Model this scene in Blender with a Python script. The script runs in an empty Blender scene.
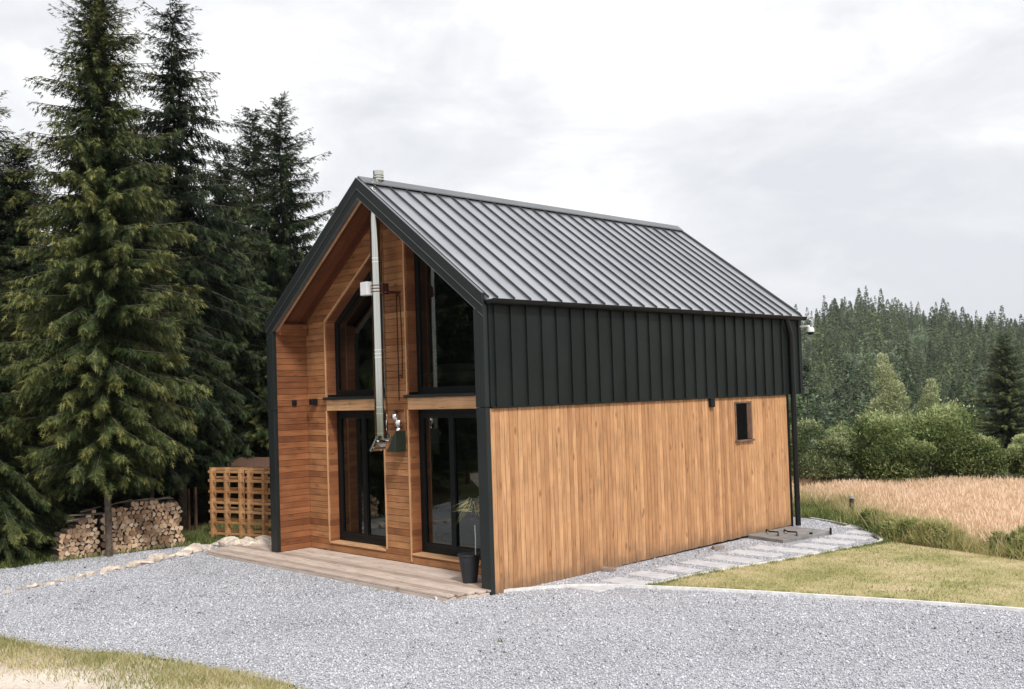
import bpy, math, random
import numpy as np
from mathutils import Vector, Matrix
from mathutils.geometry import tessellate_polygon
random.seed(7)
RNG = np.random.default_rng(11)
SC = bpy.context.scene
COL = SC.collection
PI = math.pi

# ------------------------------------------------------------------ camera
CAM = np.array([10.1306, -9.4296, 2.6951]); YAW, PIT, ROL = -0.7967, 0.0301, -0.031
FPX, PY = 1000.69, 362.29
def cam_basis():
    cy, sy, cp, sp = math.cos(YAW), math.sin(YAW), math.cos(PIT), math.sin(PIT)
    f = np.array([sy*cp, cy*cp, sp]); r = np.array([cy, -sy, 0.0]); u = np.cross(r, f)
    cr, sr = math.cos(ROL), math.sin(ROL)
    return cr*r+sr*u, -sr*r+cr*u, f
BR, BU, BF = cam_basis()
cd = bpy.data.cameras.new('camera'); co = bpy.data.objects.new('camera', cd); COL.objects.link(co)
co.matrix_world = Matrix(((BR[0], BU[0], -BF[0], CAM[0]), (BR[1], BU[1], -BF[1], CAM[1]), (BR[2], BU[2], -BF[2], CAM[2]), (0, 0, 0, 1)))
cd.sensor_width = 36; cd.lens = 36*FPX/1024; cd.shift_y = (PY-344.5)/1024; cd.clip_end = 3000; cd.clip_start = 0.1
SC.camera = co
def where(u, depth):
    """ground x, y seen in photo column u at a given depth"""
    v = 400-0.031*(u-512)
    d = BF+BR*(u-512)/FPX-BU*(v-PY)/FPX
    p = CAM+d*depth
    return float(p[0]), float(p[1])

# ------------------------------------------------------------------ materials
def newmat(name):
    m = bpy.data.materials.new(name); m.use_nodes = True
    nt = m.node_tree; b = nt.nodes['Principled BSDF']
    return m, nt, b
def nd(nt, typ, **kw):
    n = nt.nodes.new(typ)
    for k, v in kw.items():
        if k.startswith('i_'):
            n.inputs[int(k[2:]) if k[2:].isdigit() else k[2:]].default_value = v
        else: setattr(n, k, v)
    return n
def lk(nt, a, b): nt.links.new(a, b)
def ramp(nt, stops, src):
    r = nt.nodes.new('ShaderNodeValToRGB'); e = r.color_ramp.elements
    while len(e) < len(stops): e.new(0.5)
    for k, (p, c) in enumerate(stops):
        e[k].position = p; e[k].color = (c[0], c[1], c[2], 1) if not isinstance(c, (int, float)) else (c, c, c, 1)
    lk(nt, src, r.inputs[0]); return r
def math_(nt, op, a, b=None, c=None):
    n = nt.nodes.new('ShaderNodeMath'); n.operation = op
    for k, x in enumerate((a, b, c)):
        if x is None: continue
        if isinstance(x, (int, float)): n.inputs[k].default_value = x
        else: lk(nt, x, n.inputs[k])
    return n.outputs[0]
def mix(nt, fac, a, b, mode='MIX'):
    n = nt.nodes.new('ShaderNodeMix'); n.data_type = 'RGBA'; n.blend_type = mode
    for s, x in ((0, fac), (6, a), (7, b)):
        if isinstance(x, (int, float)): n.inputs[s].default_value = x
        elif isinstance(x, tuple): n.inputs[s].default_value = (*x, 1)
        else: lk(nt, x, n.inputs[s])
    return n.outputs[2]
def bump(nt, b, h, strength=0.3, dist=0.01):
    n = nd(nt, 'ShaderNodeBump'); n.inputs['Strength'].default_value = strength; n.inputs['Distance'].default_value = dist
    lk(nt, h, n.inputs['Height']); lk(nt, n.outputs[0], b.inputs['Normal'])

def simple(name, col, rough=0.5, metal=0.0, nscale=8, var=0.12, spec=0.5, bmp=0.0):
    m, nt, b = newmat(name)
    tc = nd(nt, 'ShaderNodeTexCoord'); n = nd(nt, 'ShaderNodeTexNoise'); n.inputs['Scale'].default_value = nscale; n.inputs['Detail'].default_value = 5
    lk(nt, tc.outputs['Object'], n.inputs['Vector'])
    lo = tuple(c*(1-var) for c in col); hi = tuple(min(1, c*(1+var)) for c in col)
    r = ramp(nt, [(0.3, lo), (0.7, hi)], n.outputs[0]); lk(nt, r.outputs[0], b.inputs['Base Color'])
    b.inputs['Roughness'].default_value = rough; b.inputs['Metallic'].default_value = metal; b.inputs['Specular IOR Level'].default_value = spec
    if bmp: bump(nt, b, n.outputs[0], bmp, 0.01)
    return m

def wood(name, c_lo, c_hi, across, along, bw, off=0.0, rough=0.65, dark=(0.10, 0.05, 0.025), knots=1.0, grime=False, vary=0.5):
    m, nt, b = newmat(name)
    tc = nd(nt, 'ShaderNodeTexCoord'); s = nd(nt, 'ShaderNodeSeparateXYZ'); lk(nt, tc.outputs['Object'], s.inputs[0])
    A = s.outputs['XYZ'.index(across)]; L = s.outputs['XYZ'.index(along)]
    O = s.outputs[[k for k in range(3) if 'XYZ'[k] not in (across, along)][0]]
    idx = math_(nt, 'FLOOR', math_(nt, 'DIVIDE', math_(nt, 'SUBTRACT', A, off), bw))
    wn = nd(nt, 'ShaderNodeTexWhiteNoise', noise_dimensions='1D'); lk(nt, idx, wn.inputs['W'])
    rnd = wn.outputs['Value']
    cv = nd(nt, 'ShaderNodeCombineXYZ')
    lk(nt, math_(nt, 'MULTIPLY_ADD', L, 1.3, math_(nt, 'MULTIPLY', rnd, 40)), cv.inputs[0]); lk(nt, math_(nt, 'MULTIPLY', A, 22), cv.inputs[1]); lk(nt, math_(nt, 'MULTIPLY', O, 22), cv.inputs[2])
    n = nd(nt, 'ShaderNodeTexNoise'); n.inputs['Scale'].default_value = 1.6; n.inputs['Detail'].default_value = 8; n.inputs['Roughness'].default_value = 0.65; n.inputs['Distortion'].default_value = 0.6
    lk(nt, cv.outputs[0], n.inputs['Vector'])
    base = mix(nt, rnd, c_lo, c_hi)
    g = ramp(nt, [(0.30, 0.42), (0.46, 0.92), (0.72, 1.16)], n.outputs[0])
    c = mix(nt, 0.92, base, g.outputs[0], 'MULTIPLY')
    # coarse blotches along the board
    cv2 = nd(nt, 'ShaderNodeCombineXYZ'); lk(nt, math_(nt, 'MULTIPLY_ADD', L, 1.1, math_(nt, 'MULTIPLY', rnd, 91)), cv2.inputs[0]); lk(nt, idx, cv2.inputs[1])
    n2 = nd(nt, 'ShaderNodeTexNoise'); n2.inputs['Scale'].default_value = 2.4; n2.inputs['Detail'].default_value = 6; lk(nt, cv2.outputs[0], n2.inputs['Vector'])
    g2 = ramp(nt, [(0.3, 1-vary), (0.62, 1.0)], n2.outputs[0]); c = mix(nt, 0.55, c, g2.outputs[0], 'MULTIPLY')
    # knots
    cv3 = nd(nt, 'ShaderNodeCombineXYZ'); lk(nt, math_(nt, 'MULTIPLY_ADD', L, 2.3, math_(nt, 'MULTIPLY', rnd, 17)), cv3.inputs[0]); lk(nt, math_(nt, 'MULTIPLY', A, 5.5), cv3.inputs[1])
    vo = nd(nt, 'ShaderNodeTexVoronoi'); vo.inputs['Scale'].default_value = 1.0; lk(nt, cv3.outputs[0], vo.inputs['Vector'])
    k = ramp(nt, [(0.06, 1.0), (0.17, 0.0)], vo.outputs['Distance']); c = mix(nt, math_(nt, 'MULTIPLY', k.outputs[0], 0.75*knots), c, dark)
    if grime:
        zz = s.outputs[2]
        n3 = nd(nt, 'ShaderNodeTexNoise'); n3.inputs['Scale'].default_value = 5; lk(nt, tc.outputs['Object'], n3.inputs['Vector'])
        t = math_(nt, 'SUBTRACT', math_(nt, 'MULTIPLY', n3.outputs[0], 0.55), zz)
        gr = ramp(nt, [(0.0, 0.0), (0.3, 0.4)], t); c = mix(nt, gr.outputs[0], c, (0.22, 0.13, 0.075))
        t2 = math_(nt, 'SUBTRACT', math_(nt, 'MULTIPLY', n3.outputs[0], 0.22), zz)
        gr2 = ramp(nt, [(0.0, 0.0), (0.15, 0.4)], t2); c = mix(nt, gr2.outputs[0], c, (0.10, 0.08, 0.06))
    lk(nt, c, b.inputs['Base Color']); b.inputs['Roughness'].default_value = rough; b.inputs['Specular IOR Level'].default_value = 0.3
    bump(nt, b, n.outputs[0], 0.35, 0.004)
    return m

def leafmat(name, dark, mid, light, trans=0.25, rough=0.6):
    m, nt, b = newmat(name)
    at = nd(nt, 'ShaderNodeAttribute', attribute_name='tone')
    tc = nd(nt, 'ShaderNodeTexCoord'); n = nd(nt, 'ShaderNodeTexNoise'); n.inputs['Scale'].default_value = 0.9; n.inputs['Detail'].default_value = 2
    lk(nt, tc.outputs['Object'], n.inputs['Vector'])
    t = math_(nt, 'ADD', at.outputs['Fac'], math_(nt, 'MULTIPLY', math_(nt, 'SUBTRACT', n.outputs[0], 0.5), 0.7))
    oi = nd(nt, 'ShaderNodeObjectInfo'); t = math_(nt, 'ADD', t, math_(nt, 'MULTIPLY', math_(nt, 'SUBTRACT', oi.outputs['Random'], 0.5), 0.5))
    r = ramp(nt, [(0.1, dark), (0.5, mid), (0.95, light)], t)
    lk(nt, r.outputs[0], b.inputs['Base Color']); b.inputs['Roughness'].default_value = rough; b.inputs['Specular IOR Level'].default_value = 0.25
    tr = nd(nt, 'ShaderNodeBsdfTranslucent'); lk(nt, r.outputs[0], tr.inputs[0])
    ms = nd(nt, 'ShaderNodeMixShader'); ms.inputs[0].default_value = trans
    lk(nt, b.outputs[0], ms.inputs[1]); lk(nt, tr.outputs[0], ms.inputs[2]); lk(nt, ms.outputs[0], nt.nodes['Material Output'].inputs[0])
    return m

def tonemat(name, stops, rough=0.9, spec=0.2):
    m, nt, b = newmat(name)
    at = nd(nt, 'ShaderNodeAttribute', attribute_name='tone'); r = ramp(nt, stops, at.outputs['Fac'])
    lk(nt, r.outputs[0], b.inputs['Base Color']); b.inputs['Roughness'].default_value = rough; b.inputs['Specular IOR Level'].default_value = spec
    return m

M = {}
M['siding'] = wood('larch_siding', (0.46, 0.228, 0.105), (0.66, 0.365, 0.182), 'Y', 'Z', 0.088, off=0.022, rough=0.7, grime=True, vary=0.42, knots=1.0, dark=(0.20, 0.085, 0.035))
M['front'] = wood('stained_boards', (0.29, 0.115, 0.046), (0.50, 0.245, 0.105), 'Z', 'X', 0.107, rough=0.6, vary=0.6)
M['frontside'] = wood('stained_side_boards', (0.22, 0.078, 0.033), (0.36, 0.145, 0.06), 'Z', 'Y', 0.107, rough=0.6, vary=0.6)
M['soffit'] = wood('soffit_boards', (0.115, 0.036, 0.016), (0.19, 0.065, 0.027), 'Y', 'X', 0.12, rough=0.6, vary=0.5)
M['trim'] = wood('trim_boards', (0.58, 0.33, 0.17), (0.64, 0.38, 0.20), 'Z', 'X', 3.0, off=-1, rough=0.6, knots=0.5, vary=0.3)
M['trimv'] = wood('upright_trim', (0.56, 0.31, 0.16), (0.62, 0.36, 0.19), 'X', 'Z', 9.0, off=-8, rough=0.6, knots=0.4, vary=0.3)
M['deck'] = wood('weathered_deck', (0.44, 0.34, 0.28), (0.68, 0.56, 0.48), 'Y', 'X', 0.1489, off=-0.70, rough=0.8, dark=(0.16, 0.11, 0.08), knots=0.6, vary=0.35)
M['pallet'] = wood('pallet_wood', (0.50, 0.245, 0.10), (0.64, 0.36, 0.17), 'Z', 'X', 0.2, rough=0.7, knots=0.4)
M['oldwood'] = simple('old_wood', (0.16, 0.10, 0.065), 0.85, nscale=12, var=0.35)
M['rust'] = simple('reddish_wood', (0.10, 0.05, 0.03), 0.85, nscale=10, var=0.3)
M['cladding'] = simple('coated_steel', (0.010, 0.0135, 0.0125), 0.5, 0.0, nscale=1.3, var=0.25, spec=0.22)
M['fascia'] = simple('coated_steel_trim', (0.013, 0.018, 0.0175), 0.45, 0.0, nscale=1.3, var=0.15, spec=0.4)
M['edge'] = simple('folded_edge', (0.22, 0.23, 0.24), 0.4, 0.7, nscale=2, var=0.1)
M['black'] = simple('black_coating', (0.008, 0.009, 0.010), 0.45, 0.0, nscale=3, var=0.2, spec=0.25)
M['frame'] = simple('window_frame', (0.004, 0.006, 0.007), 0.4, 0.0, nscale=3, var=0.2, spec=0.2)
M['white'] = simple('white_plastic', (0.75, 0.75, 0.76), 0.4, nscale=4, var=0.04)
M['grey'] = simple('grey_concrete', (0.36, 0.36, 0.36), 0.9, nscale=14, var=0.25, bmp=0.4)
M['slab'] = simple('pale_paving', (0.52, 0.52, 0.54), 0.9, nscale=9, var=0.16, bmp=0.3)
M['kerb'] = simple('pale_kerb', (0.68, 0.67, 0.66), 0.9, nscale=12, var=0.2, bmp=0.4)
M['hatch'] = simple('hatch_lid', (0.22, 0.21, 0.205), 0.85, nscale=6, var=0.25, bmp=0.3)
M['rock'] = simple('rock', (0.60, 0.51, 0.43), 0.9, nscale=7, var=0.4, bmp=0.8)
M['brick'] = simple('brick_block', (0.26, 0.20, 0.17), 0.9, nscale=20, var=0.3, bmp=0.5)
M['pot'] = simple('planter', (0.018, 0.022, 0.028), 0.6, nscale=5, var=0.3)
M['soil'] = simple('soil', (0.05, 0.035, 0.025), 0.95, nscale=30, var=0.4)
M['bark'] = simple('bark', (0.11, 0.085, 0.065), 0.95, nscale=14, var=0.45, bmp=1.0)
M['barkpale'] = simple('bark_pale', (0.22, 0.18, 0.14), 0.95, nscale=14, var=0.4, bmp=1.0)
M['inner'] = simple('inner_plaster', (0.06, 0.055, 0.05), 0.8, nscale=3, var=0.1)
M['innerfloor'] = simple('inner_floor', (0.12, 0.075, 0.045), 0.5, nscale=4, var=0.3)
M['shade'] = simple('lamp_fabric', (0.62, 0.52, 0.36), 0.8, nscale=20, var=0.1)
M['shadegreen'] = simple('lamp_shade_grey', (0.36, 0.42, 0.38), 0.8, nscale=20, var=0.08)
M['linen'] = simple('linen', (0.6, 0.6, 0.58), 0.9, nscale=6, var=0.08)
M['copper'] = simple('oiled_metal', (0.13, 0.05, 0.035), 0.45, 0.6, nscale=10, var=0.3)
M['chrome'] = simple('chrome', (0.8, 0.8, 0.8), 0.12, 1.0, nscale=5, var=0.04)
m, nt, b = newmat('stainless'); M['steel'] = m
tc = nd(nt, 'ShaderNodeTexCoord'); mp = nd(nt, 'ShaderNodeMapping'); mp.inputs['Scale'].default_value = (40, 40, 1.2); n = nd(nt, 'ShaderNodeTexNoise'); n.inputs['Scale'].default_value = 2
lk(nt, tc.outputs['Object'], mp.inputs[0]); lk(nt, mp.outputs[0], n.inputs['Vector']); r = ramp(nt, [(0.3, (0.56, 0.55, 0.50)), (0.7, (0.62, 0.61, 0.56))], n.outputs[0]); lk(nt, r.outputs[0], b.inputs['Base Color'])
b.inputs['Metallic'].default_value = 1; b.inputs['Roughness'].default_value = 0.13
# roof sheet: dark coated steel, sky reflection put into a lighter base colour
m, nt, b = newmat('roof_sheet'); M['roof'] = m
tc = nd(nt, 'ShaderNodeTexCoord'); n = nd(nt, 'ShaderNodeTexNoise'); n.inputs['Scale'].default_value = 1.1; n.inputs['Detail'].default_value = 6; lk(nt, tc.outputs['Object'], n.inputs['Vector'])
r = ramp(nt, [(0.3, (0.45, 0.46, 0.49)), (0.7, (0.58, 0.59, 0.62))], n.outputs[0]); lk(nt, r.outputs[0], b.inputs['Base Color']); b.inputs['Metallic'].default_value = 0.85
rr = ramp(nt, [(0.3, 0.30), (0.7, 0.38)], n.outputs[0]); lk(nt, rr.outputs[0], b.inputs['Roughness'])
wv = nd(nt, 'ShaderNodeTexNoise'); wv.inputs['Scale'].default_value = 2.2; lk(nt, tc.outputs['Object'], wv.inputs['Vector']); bump(nt, b, wv.outputs[0], 0.35, 0.02)
M['seam'] = simple('roof_seam', (0.03, 0.033, 0.035), 0.5, 0.0, nscale=3, var=0.1)
# glass
m, nt, b = newmat('glass'); M['glass'] = m
gl = nd(nt, 'ShaderNodeBsdfGlossy'); gl.inputs['Roughness'].default_value = 0.0; gl.inputs[0].default_value = (0.85, 0.88, 0.86, 1)
tr = nd(nt, 'ShaderNodeBsdfTransparent'); tr.inputs[0].default_value = (0.42, 0.45, 0.43, 1)
fr = nd(nt, 'ShaderNodeLayerWeight'); fr.inputs[0].default_value = 0.5
ms = nd(nt, 'ShaderNodeMixShader'); lk(nt, math_(nt, 'MULTIPLY_ADD', math_(nt, 'POWER', fr.outputs['Facing'], 5), 0.9, 0.11), ms.inputs[0]); lk(nt, tr.outputs[0], ms.inputs[1]); lk(nt, gl.outputs[0], ms.inputs[2]); lk(nt, ms.outputs[0], nt.nodes['Material Output'].inputs[0])
# log ends
m, nt, b = newmat('split_wood'); M['logend'] = m; M['void'] = simple('void_black', (0.004, 0.004, 0.004), 0.9, spec=0.05)
oi = nd(nt, 'ShaderNodeObjectInfo'); r = ramp(nt, [(0.0, (0.26, 0.15, 0.09)), (0.3, (0.52, 0.33, 0.20)), (0.7, (0.70, 0.49, 0.32)), (1.0, (0.80, 0.64, 0.47))], oi.outputs['Random'])
tc = nd(nt, 'ShaderNodeTexCoord'); n = nd(nt, 'ShaderNodeTexNoise'); n.inputs['Scale'].default_value = 40; lk(nt, tc.outputs['Object'], n.inputs['Vector'])
g = ramp(nt, [(0.3, 0.7), (0.7, 1.1)], n.outputs[0]); lk(nt, mix(nt, 0.8, r.outputs[0], g.outputs[0], 'MULTIPLY'), b.inputs['Base Color']); b.inputs['Roughness'].default_value = 0.9

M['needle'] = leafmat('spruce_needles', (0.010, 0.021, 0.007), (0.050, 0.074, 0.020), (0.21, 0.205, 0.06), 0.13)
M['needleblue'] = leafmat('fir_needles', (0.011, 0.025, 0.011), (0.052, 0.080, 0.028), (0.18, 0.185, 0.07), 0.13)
M['farneedle'] = leafmat('far_needles', (0.014, 0.032, 0.012), (0.080, 0.118, 0.046), (0.26, 0.28, 0.12), 0.2)
M['farleaf'] = leafmat('far_leaves', (0.10, 0.145, 0.075), (0.21, 0.27, 0.16), (0.33, 0.39, 0.25), 0.3)
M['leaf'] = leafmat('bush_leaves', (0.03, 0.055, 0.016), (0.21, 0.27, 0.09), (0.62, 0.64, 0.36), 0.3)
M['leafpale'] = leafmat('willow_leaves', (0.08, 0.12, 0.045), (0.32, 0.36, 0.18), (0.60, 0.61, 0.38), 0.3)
M['grass'] = leafmat('grass_blades', (0.10, 0.15, 0.035), (0.36, 0.35, 0.14), (0.68, 0.58, 0.37), 0.3)
M['weed'] = leafmat('weed_leaves', (0.07, 0.115, 0.03), (0.27, 0.32, 0.10), (0.60, 0.53, 0.28), 0.32)
M['crop'] = leafmat('dry_grass', (0.50, 0.42, 0.20), (0.75, 0.54, 0.36), (0.88, 0.70, 0.53), 0.35)
M['pebble'] = tonemat('crushed_stone', [(0.0, (0.10, 0.10, 0.11)), (0.14, (0.30, 0.30, 0.325)), (0.42, (0.51, 0.515, 0.555)), (1.0, (0.74, 0.745, 0.79))])
M['bit'] = tonemat('forest_litter', [(0.0, (0.05, 0.04, 0.025)), (1.0, (0.16, 0.12, 0.07))])
# gravel sheet
m, nt, b = newmat('gravel'); M['gravel'] = m
tc = nd(nt, 'ShaderNodeTexCoord'); vo = nd(nt, 'ShaderNodeTexVoronoi'); vo.inputs['Scale'].default_value = 58; lk(nt, tc.outputs['Object'], vo.inputs['Vector'])
sp = nd(nt, 'ShaderNodeSeparateColor'); lk(nt, vo.outputs['Color'], sp.inputs[0])
r = ramp(nt, [(0.0, (0.16, 0.16, 0.17)), (0.15, (0.32, 0.32, 0.34)), (0.6, (0.50, 0.50, 0.53)), (1.0, (0.70, 0.70, 0.73))], sp.outputs[0])
e = ramp(nt, [(0.25, 1.0), (0.75, 0.35)], vo.outputs['Distance'])
n = nd(nt, 'ShaderNodeTexNoise'); n.inputs['Scale'].default_value = 0.6; n.inputs['Detail'].default_value = 4; lk(nt, tc.outputs['Object'], n.inputs['Vector']); g = ramp(nt, [(0.3, 0.85), (0.7, 1.08)], n.outputs[0])
c = mix(nt, 0.8, r.outputs[0], g.outputs[0], 'MULTIPLY'); lk(nt, c, b.inputs['Base Color']); b.inputs['Roughness'].default_value = 0.95
bump(nt, b, math_(nt, 'SUBTRACT', 1.0, vo.outputs['Distance']), 1.0, 0.02)
# lawn / earth / terrain
def earth(name, stops, scale=1.2, fine=30, bs=0.6):
    m, nt, b = newmat(name)
    tc = nd(nt, 'ShaderNodeTexCoord'); n = nd(nt, 'ShaderNodeTexNoise'); n.inputs['Scale'].default_value = scale; n.inputs['Detail'].default_value = 10; n.inputs['Roughness'].default_value = 0.7
    lk(nt, tc.outputs['Object'], n.inputs['Vector']); n2 = nd(nt, 'ShaderNodeTexNoise'); n2.inputs['Scale'].default_value = fine; n2.inputs['Detail'].default_value = 6; lk(nt, tc.outputs['Object'], n2.inputs['Vector'])
    t = math_(nt, 'MULTIPLY_ADD', math_(nt, 'SUBTRACT', n2.outputs[0], 0.5), 0.6, n.outputs[0])
    r = ramp(nt, stops, t); lk(nt, r.outputs[0], b.inputs['Base Color']); b.inputs['Roughness'].default_value = 0.95; b.inputs['Specular IOR Level'].default_value = 0.15
    bump(nt, b, n2.outputs[0], bs, 0.02); return m
M['lawn'] = earth('lawn_soil', [(0.32, (0.18, 0.19, 0.06)), (0.5, (0.38, 0.34, 0.16)), (0.66, (0.56, 0.44, 0.29))], 0.9)
M['terrain'] = earth('terrain_soil', [(0.35, (0.05, 0.055, 0.022)), (0.55, (0.09, 0.10, 0.035)), (0.75, (0.16, 0.13, 0.06))], 0.4, 9)
M['dirt'] = earth('sandy_dirt', [(0.3, (0.46, 0.38, 0.31)), (0.5, (0.62, 0.53, 0.45)), (0.7, (0.72, 0.64, 0.56))], 1.5, 22)
M['field'] = earth('field_soil', [(0.3, (0.30, 0.22, 0.10)), (0.6, (0.42, 0.28, 0.16))], 0.7)
M['floor'] = earth('forest_floor', [(0.3, (0.028, 0.022, 0.013)), (0.6, (0.04, 0.034, 0.018)), (0.8, (0.05, 0.055, 0.02))], 0.8, 12)

# ------------------------------------------------------------------ builders
def tag(o, label=None, cat=None, group=None, kind=None):
    for k, v in (('label', label), ('category', cat), ('group', group), ('kind', kind)):
        if v: o[k] = v
    return o
def thing(name, label, cat, loc=(0, 0, 0), rz=0, group=None):
    o = bpy.data.objects.new(name, None); COL.objects.link(o); o.location = loc; o.rotation_euler = (0, 0, rz); o.empty_display_size = 0.2
    return tag(o, label, cat, group)
class MB:
    def __init__(s): s.v = []; s.f = []; s.m = []
    def add(s, vs, fs, mi=0):
        k = len(s.v); s.v += [tuple(v) for v in vs]
        for f in fs: s.f.append([i+k for i in f]); s.m.append(mi)
        return s
    def box(s, x0, x1, y0, y1, z0, z1, mi=0):
        return s.add([(x0,y0,z0),(x1,y0,z0),(x1,y1,z0),(x0,y1,z0),(x0,y0,z1),(x1,y0,z1),(x1,y1,z1),(x0,y1,z1)],
                     [(0,3,2,1),(4,5,6,7),(0,1,5,4),(1,2,6,5),(2,3,7,6),(3,0,4,7)], mi)
    def prism(s, poly, vec, mi=0, mcap=None):
        n = len(poly); a = [tuple(p) for p in poly]; b = [tuple(p[k]+vec[k] for k in range(3)) for p in poly]
        s.add(a+b, [list(range(n))[::-1]], mi if mcap is None else mcap)
        k = len(s.v)-2*n
        s.f.append([k+n+i for i in range(n)]); s.m.append(mi if mcap is None else mcap)
        for i in range(n): j = (i+1) % n; s.f.append([k+i, k+j, k+n+j, k+n+i]); s.m.append(mi)
        return s
    def tube(s, path, r, n=12, mi=0, cap=True):
        P = [Vector(p) for p in path]; R = r if isinstance(r, (list, tuple)) else [r]*len(P); k0 = len(s.v)
        up = Vector((0, 0, 1)); prev = None
        for i, p in enumerate(P):
            d = (P[min(i+1, len(P)-1)]-P[max(i-1, 0)]).normalized()
            a = (prev if prev is not None else (up if abs(d.z) < 0.95 else Vector((1, 0, 0)))); a = (a-d*a.dot(d)).normalized(); prev = a; b = d.cross(a)
            for q in range(n):
                t = 2*PI*q/n; s.v.append(tuple(p+(a*math.cos(t)+b*math.sin(t))*R[i]))
        for i in range(len(P)-1):
            for q in range(n):
                w = (q+1) % n; s.f.append([k0+i*n+q, k0+i*n+w, k0+(i+1)*n+w, k0+(i+1)*n+q]); s.m.append(mi)
        if cap: s.f.append([k0+q for q in range(n)][::-1]); s.m.append(mi); s.f.append([k0+(len(P)-1)*n+q for q in range(n)]); s.m.append(mi)
        return s
    def lathe(s, c, prof, n=20, mi=0):
        k0 = len(s.v)
        for r, z in prof:
            for q in range(n): t = 2*PI*q/n; s.v.append((c[0]+r*math.cos(t), c[1]+r*math.sin(t), c[2]+z))
        for i in range(len(prof)-1):
            for q in range(n): w = (q+1) % n; s.f.append([k0+i*n+q, k0+i*n+w, k0+(i+1)*n+w, k0+(i+1)*n+q]); s.m.append(mi)
        s.f.append([k0+q for q in range(n)][::-1]); s.m.append(mi); s.f.append([k0+(len(prof)-1)*n+q for q in range(n)]); s.m.append(mi)
        return s
    def build(s, name, mats, parent=None, smooth=False, loc=None):
        me = bpy.data.meshes.new(name)
        me.from_pydata(s.v, [], s.f); me.update()
        for mm in (mats if isinstance(mats, (list, tuple)) else [mats]): me.materials.append(M[mm] if isinstance(mm, str) else mm)
        me.polygons.foreach_set('material_index', s.m)
        if smooth:
            me.polygons.foreach_set('use_smooth', [True]*len(s.f)); me.set_sharp_from_angle(angle=math.radians(35))
        o = bpy.data.objects.new(name, me); COL.objects.link(o)
        if parent: o.parent = parent
        if loc: o.location = loc
        return o
def bevel(o, w=0.004, seg=1):
    md = o.modifiers.new('bevel', 'BEVEL'); md.width = w; md.segments = seg; md.limit_method = 'ANGLE'; return o
def mesh_np(name, V, F, mat, tone=None, parent=None, smooth=False):
    V = np.asarray(V, np.float32); F = np.asarray(F, np.int32); n = F.shape[1]
    me = bpy.data.meshes.new(name); me.vertices.add(len(V)); me.vertices.foreach_set('co', V.ravel())
    me.loops.add(F.size); me.loops.foreach_set('vertex_index', F.ravel()); me.polygons.add(len(F))
    me.polygons.foreach_set('loop_start', np.arange(0, F.size, n, dtype=np.int32))
    me.update(calc_edges=True)
    if tone is not None:
        a = me.attributes.new('tone', 'FLOAT', 'POINT'); a.data.foreach_set('value', np.asarray(tone, np.float32))
    if smooth: me.polygons.foreach_set('use_smooth', [True]*len(F))
    me.materials.append(M[mat] if isinstance(mat, str) else mat)
    o = bpy.data.objects.new(name, me); COL.objects.link(o)
    if parent: o.parent = parent
    return o
def scatter(TV, TF, pos, X, Y, Z, scl, tone, ttone=None):
    """copies of template TV, TF on frames X, Y, Z"""
    TV = np.asarray(TV, float); TF = np.asarray(TF, int); N = len(pos); k = len(TV)
    scl = np.asarray(scl); scl = scl[:, None] if scl.ndim == 1 else scl
    if scl.shape[1] == 1: scl = np.repeat(scl, 3, 1)
    P = pos[:, None, :] + (TV[None, :, 0, None]*scl[:, None, 0, None])*X[:, None, :] + (TV[None, :, 1, None]*scl[:, None, 1, None])*Y[:, None, :] + (TV[None, :, 2, None]*scl[:, None, 2, None])*Z[:, None, :]
    F = TF[None]+(np.arange(N)*k)[:, None, None]
    T = np.repeat(np.asarray(tone)[:, None], k, 1)
    if ttone is not None: T = T+np.asarray(ttone)[None]
    return P.reshape(-1, 3), F.reshape(-1, TF.shape[1]), T.ravel()
def norm(a): return a/np.maximum(np.linalg.norm(a, axis=-1, keepdims=True), 1e-9)
def frames(Yd, rng, roll=None):
    """Y along given dir, X random perpendicular"""
    r = rng.normal(size=Yd.shape) if roll is None else roll
    X = norm(np.cross(Yd, r)); return X, Yd, np.cross(X, Yd)
def inpoly(P, poly):
    x, y = P[:, 0], P[:, 1]; c = np.zeros(len(P), bool); n = len(poly)
    for i in range(n):
        x0, y0 = poly[i]; x1, y1 = poly[(i+1) % n]
        k = ((y0 > y) != (y1 > y)) & (x < (x1-x0)*(y-y0)/((y1-y0) or 1e-9)+x0); c ^= k
    return c
def smoothpoly(pts, it=2):
    for _ in range(it):
        q = []
        for i in range(len(pts)-1):
            a, b = np.array(pts[i], float), np.array(pts[i+1], float); q += [tuple(a*.75+b*.25), tuple(a*.25+b*.75)]
        pts = [tuple(pts[0])]+q+[tuple(pts[-1])]
    return pts
def sheet(name, poly, z, mat, kind='structure'):
    tr = tessellate_polygon([[Vector((p[0], p[1], 0)) for p in poly]])
    mb = MB(); vs = [(p[0], p[1], z) for p in poly]; fs = []
    for t in tr:
        a, b_, c = [Vector(vs[i]) for i in t]
        fs.append(t if (b_-a).cross(c-a).z > 0 else t[::-1])
    mb.add(vs, fs); o = mb.build(name, mat); return tag(o, kind=kind)
def clip(poly, a, b, c):
    """keep a*x+b*z<=c"""
    o = []
    for i in range(len(poly)):
        p, q = poly[i], poly[(i+1) % len(poly)]; dp = a*p[0]+b*p[1]-c; dq = a*q[0]+b*q[1]-c
        if dp <= 0: o.append(p)
        if dp*dq < 0: t = dp/(dp-dq); o.append((p[0]+t*(q[0]-p[0]), p[1]+t*(q[1]-p[1])))
    return o
def copy_tree(o, parent=None):
    c = o.copy(); COL.objects.link(c); c.parent = parent
    for ch in list(o.children): copy_tree(ch, c)
    return c

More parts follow.
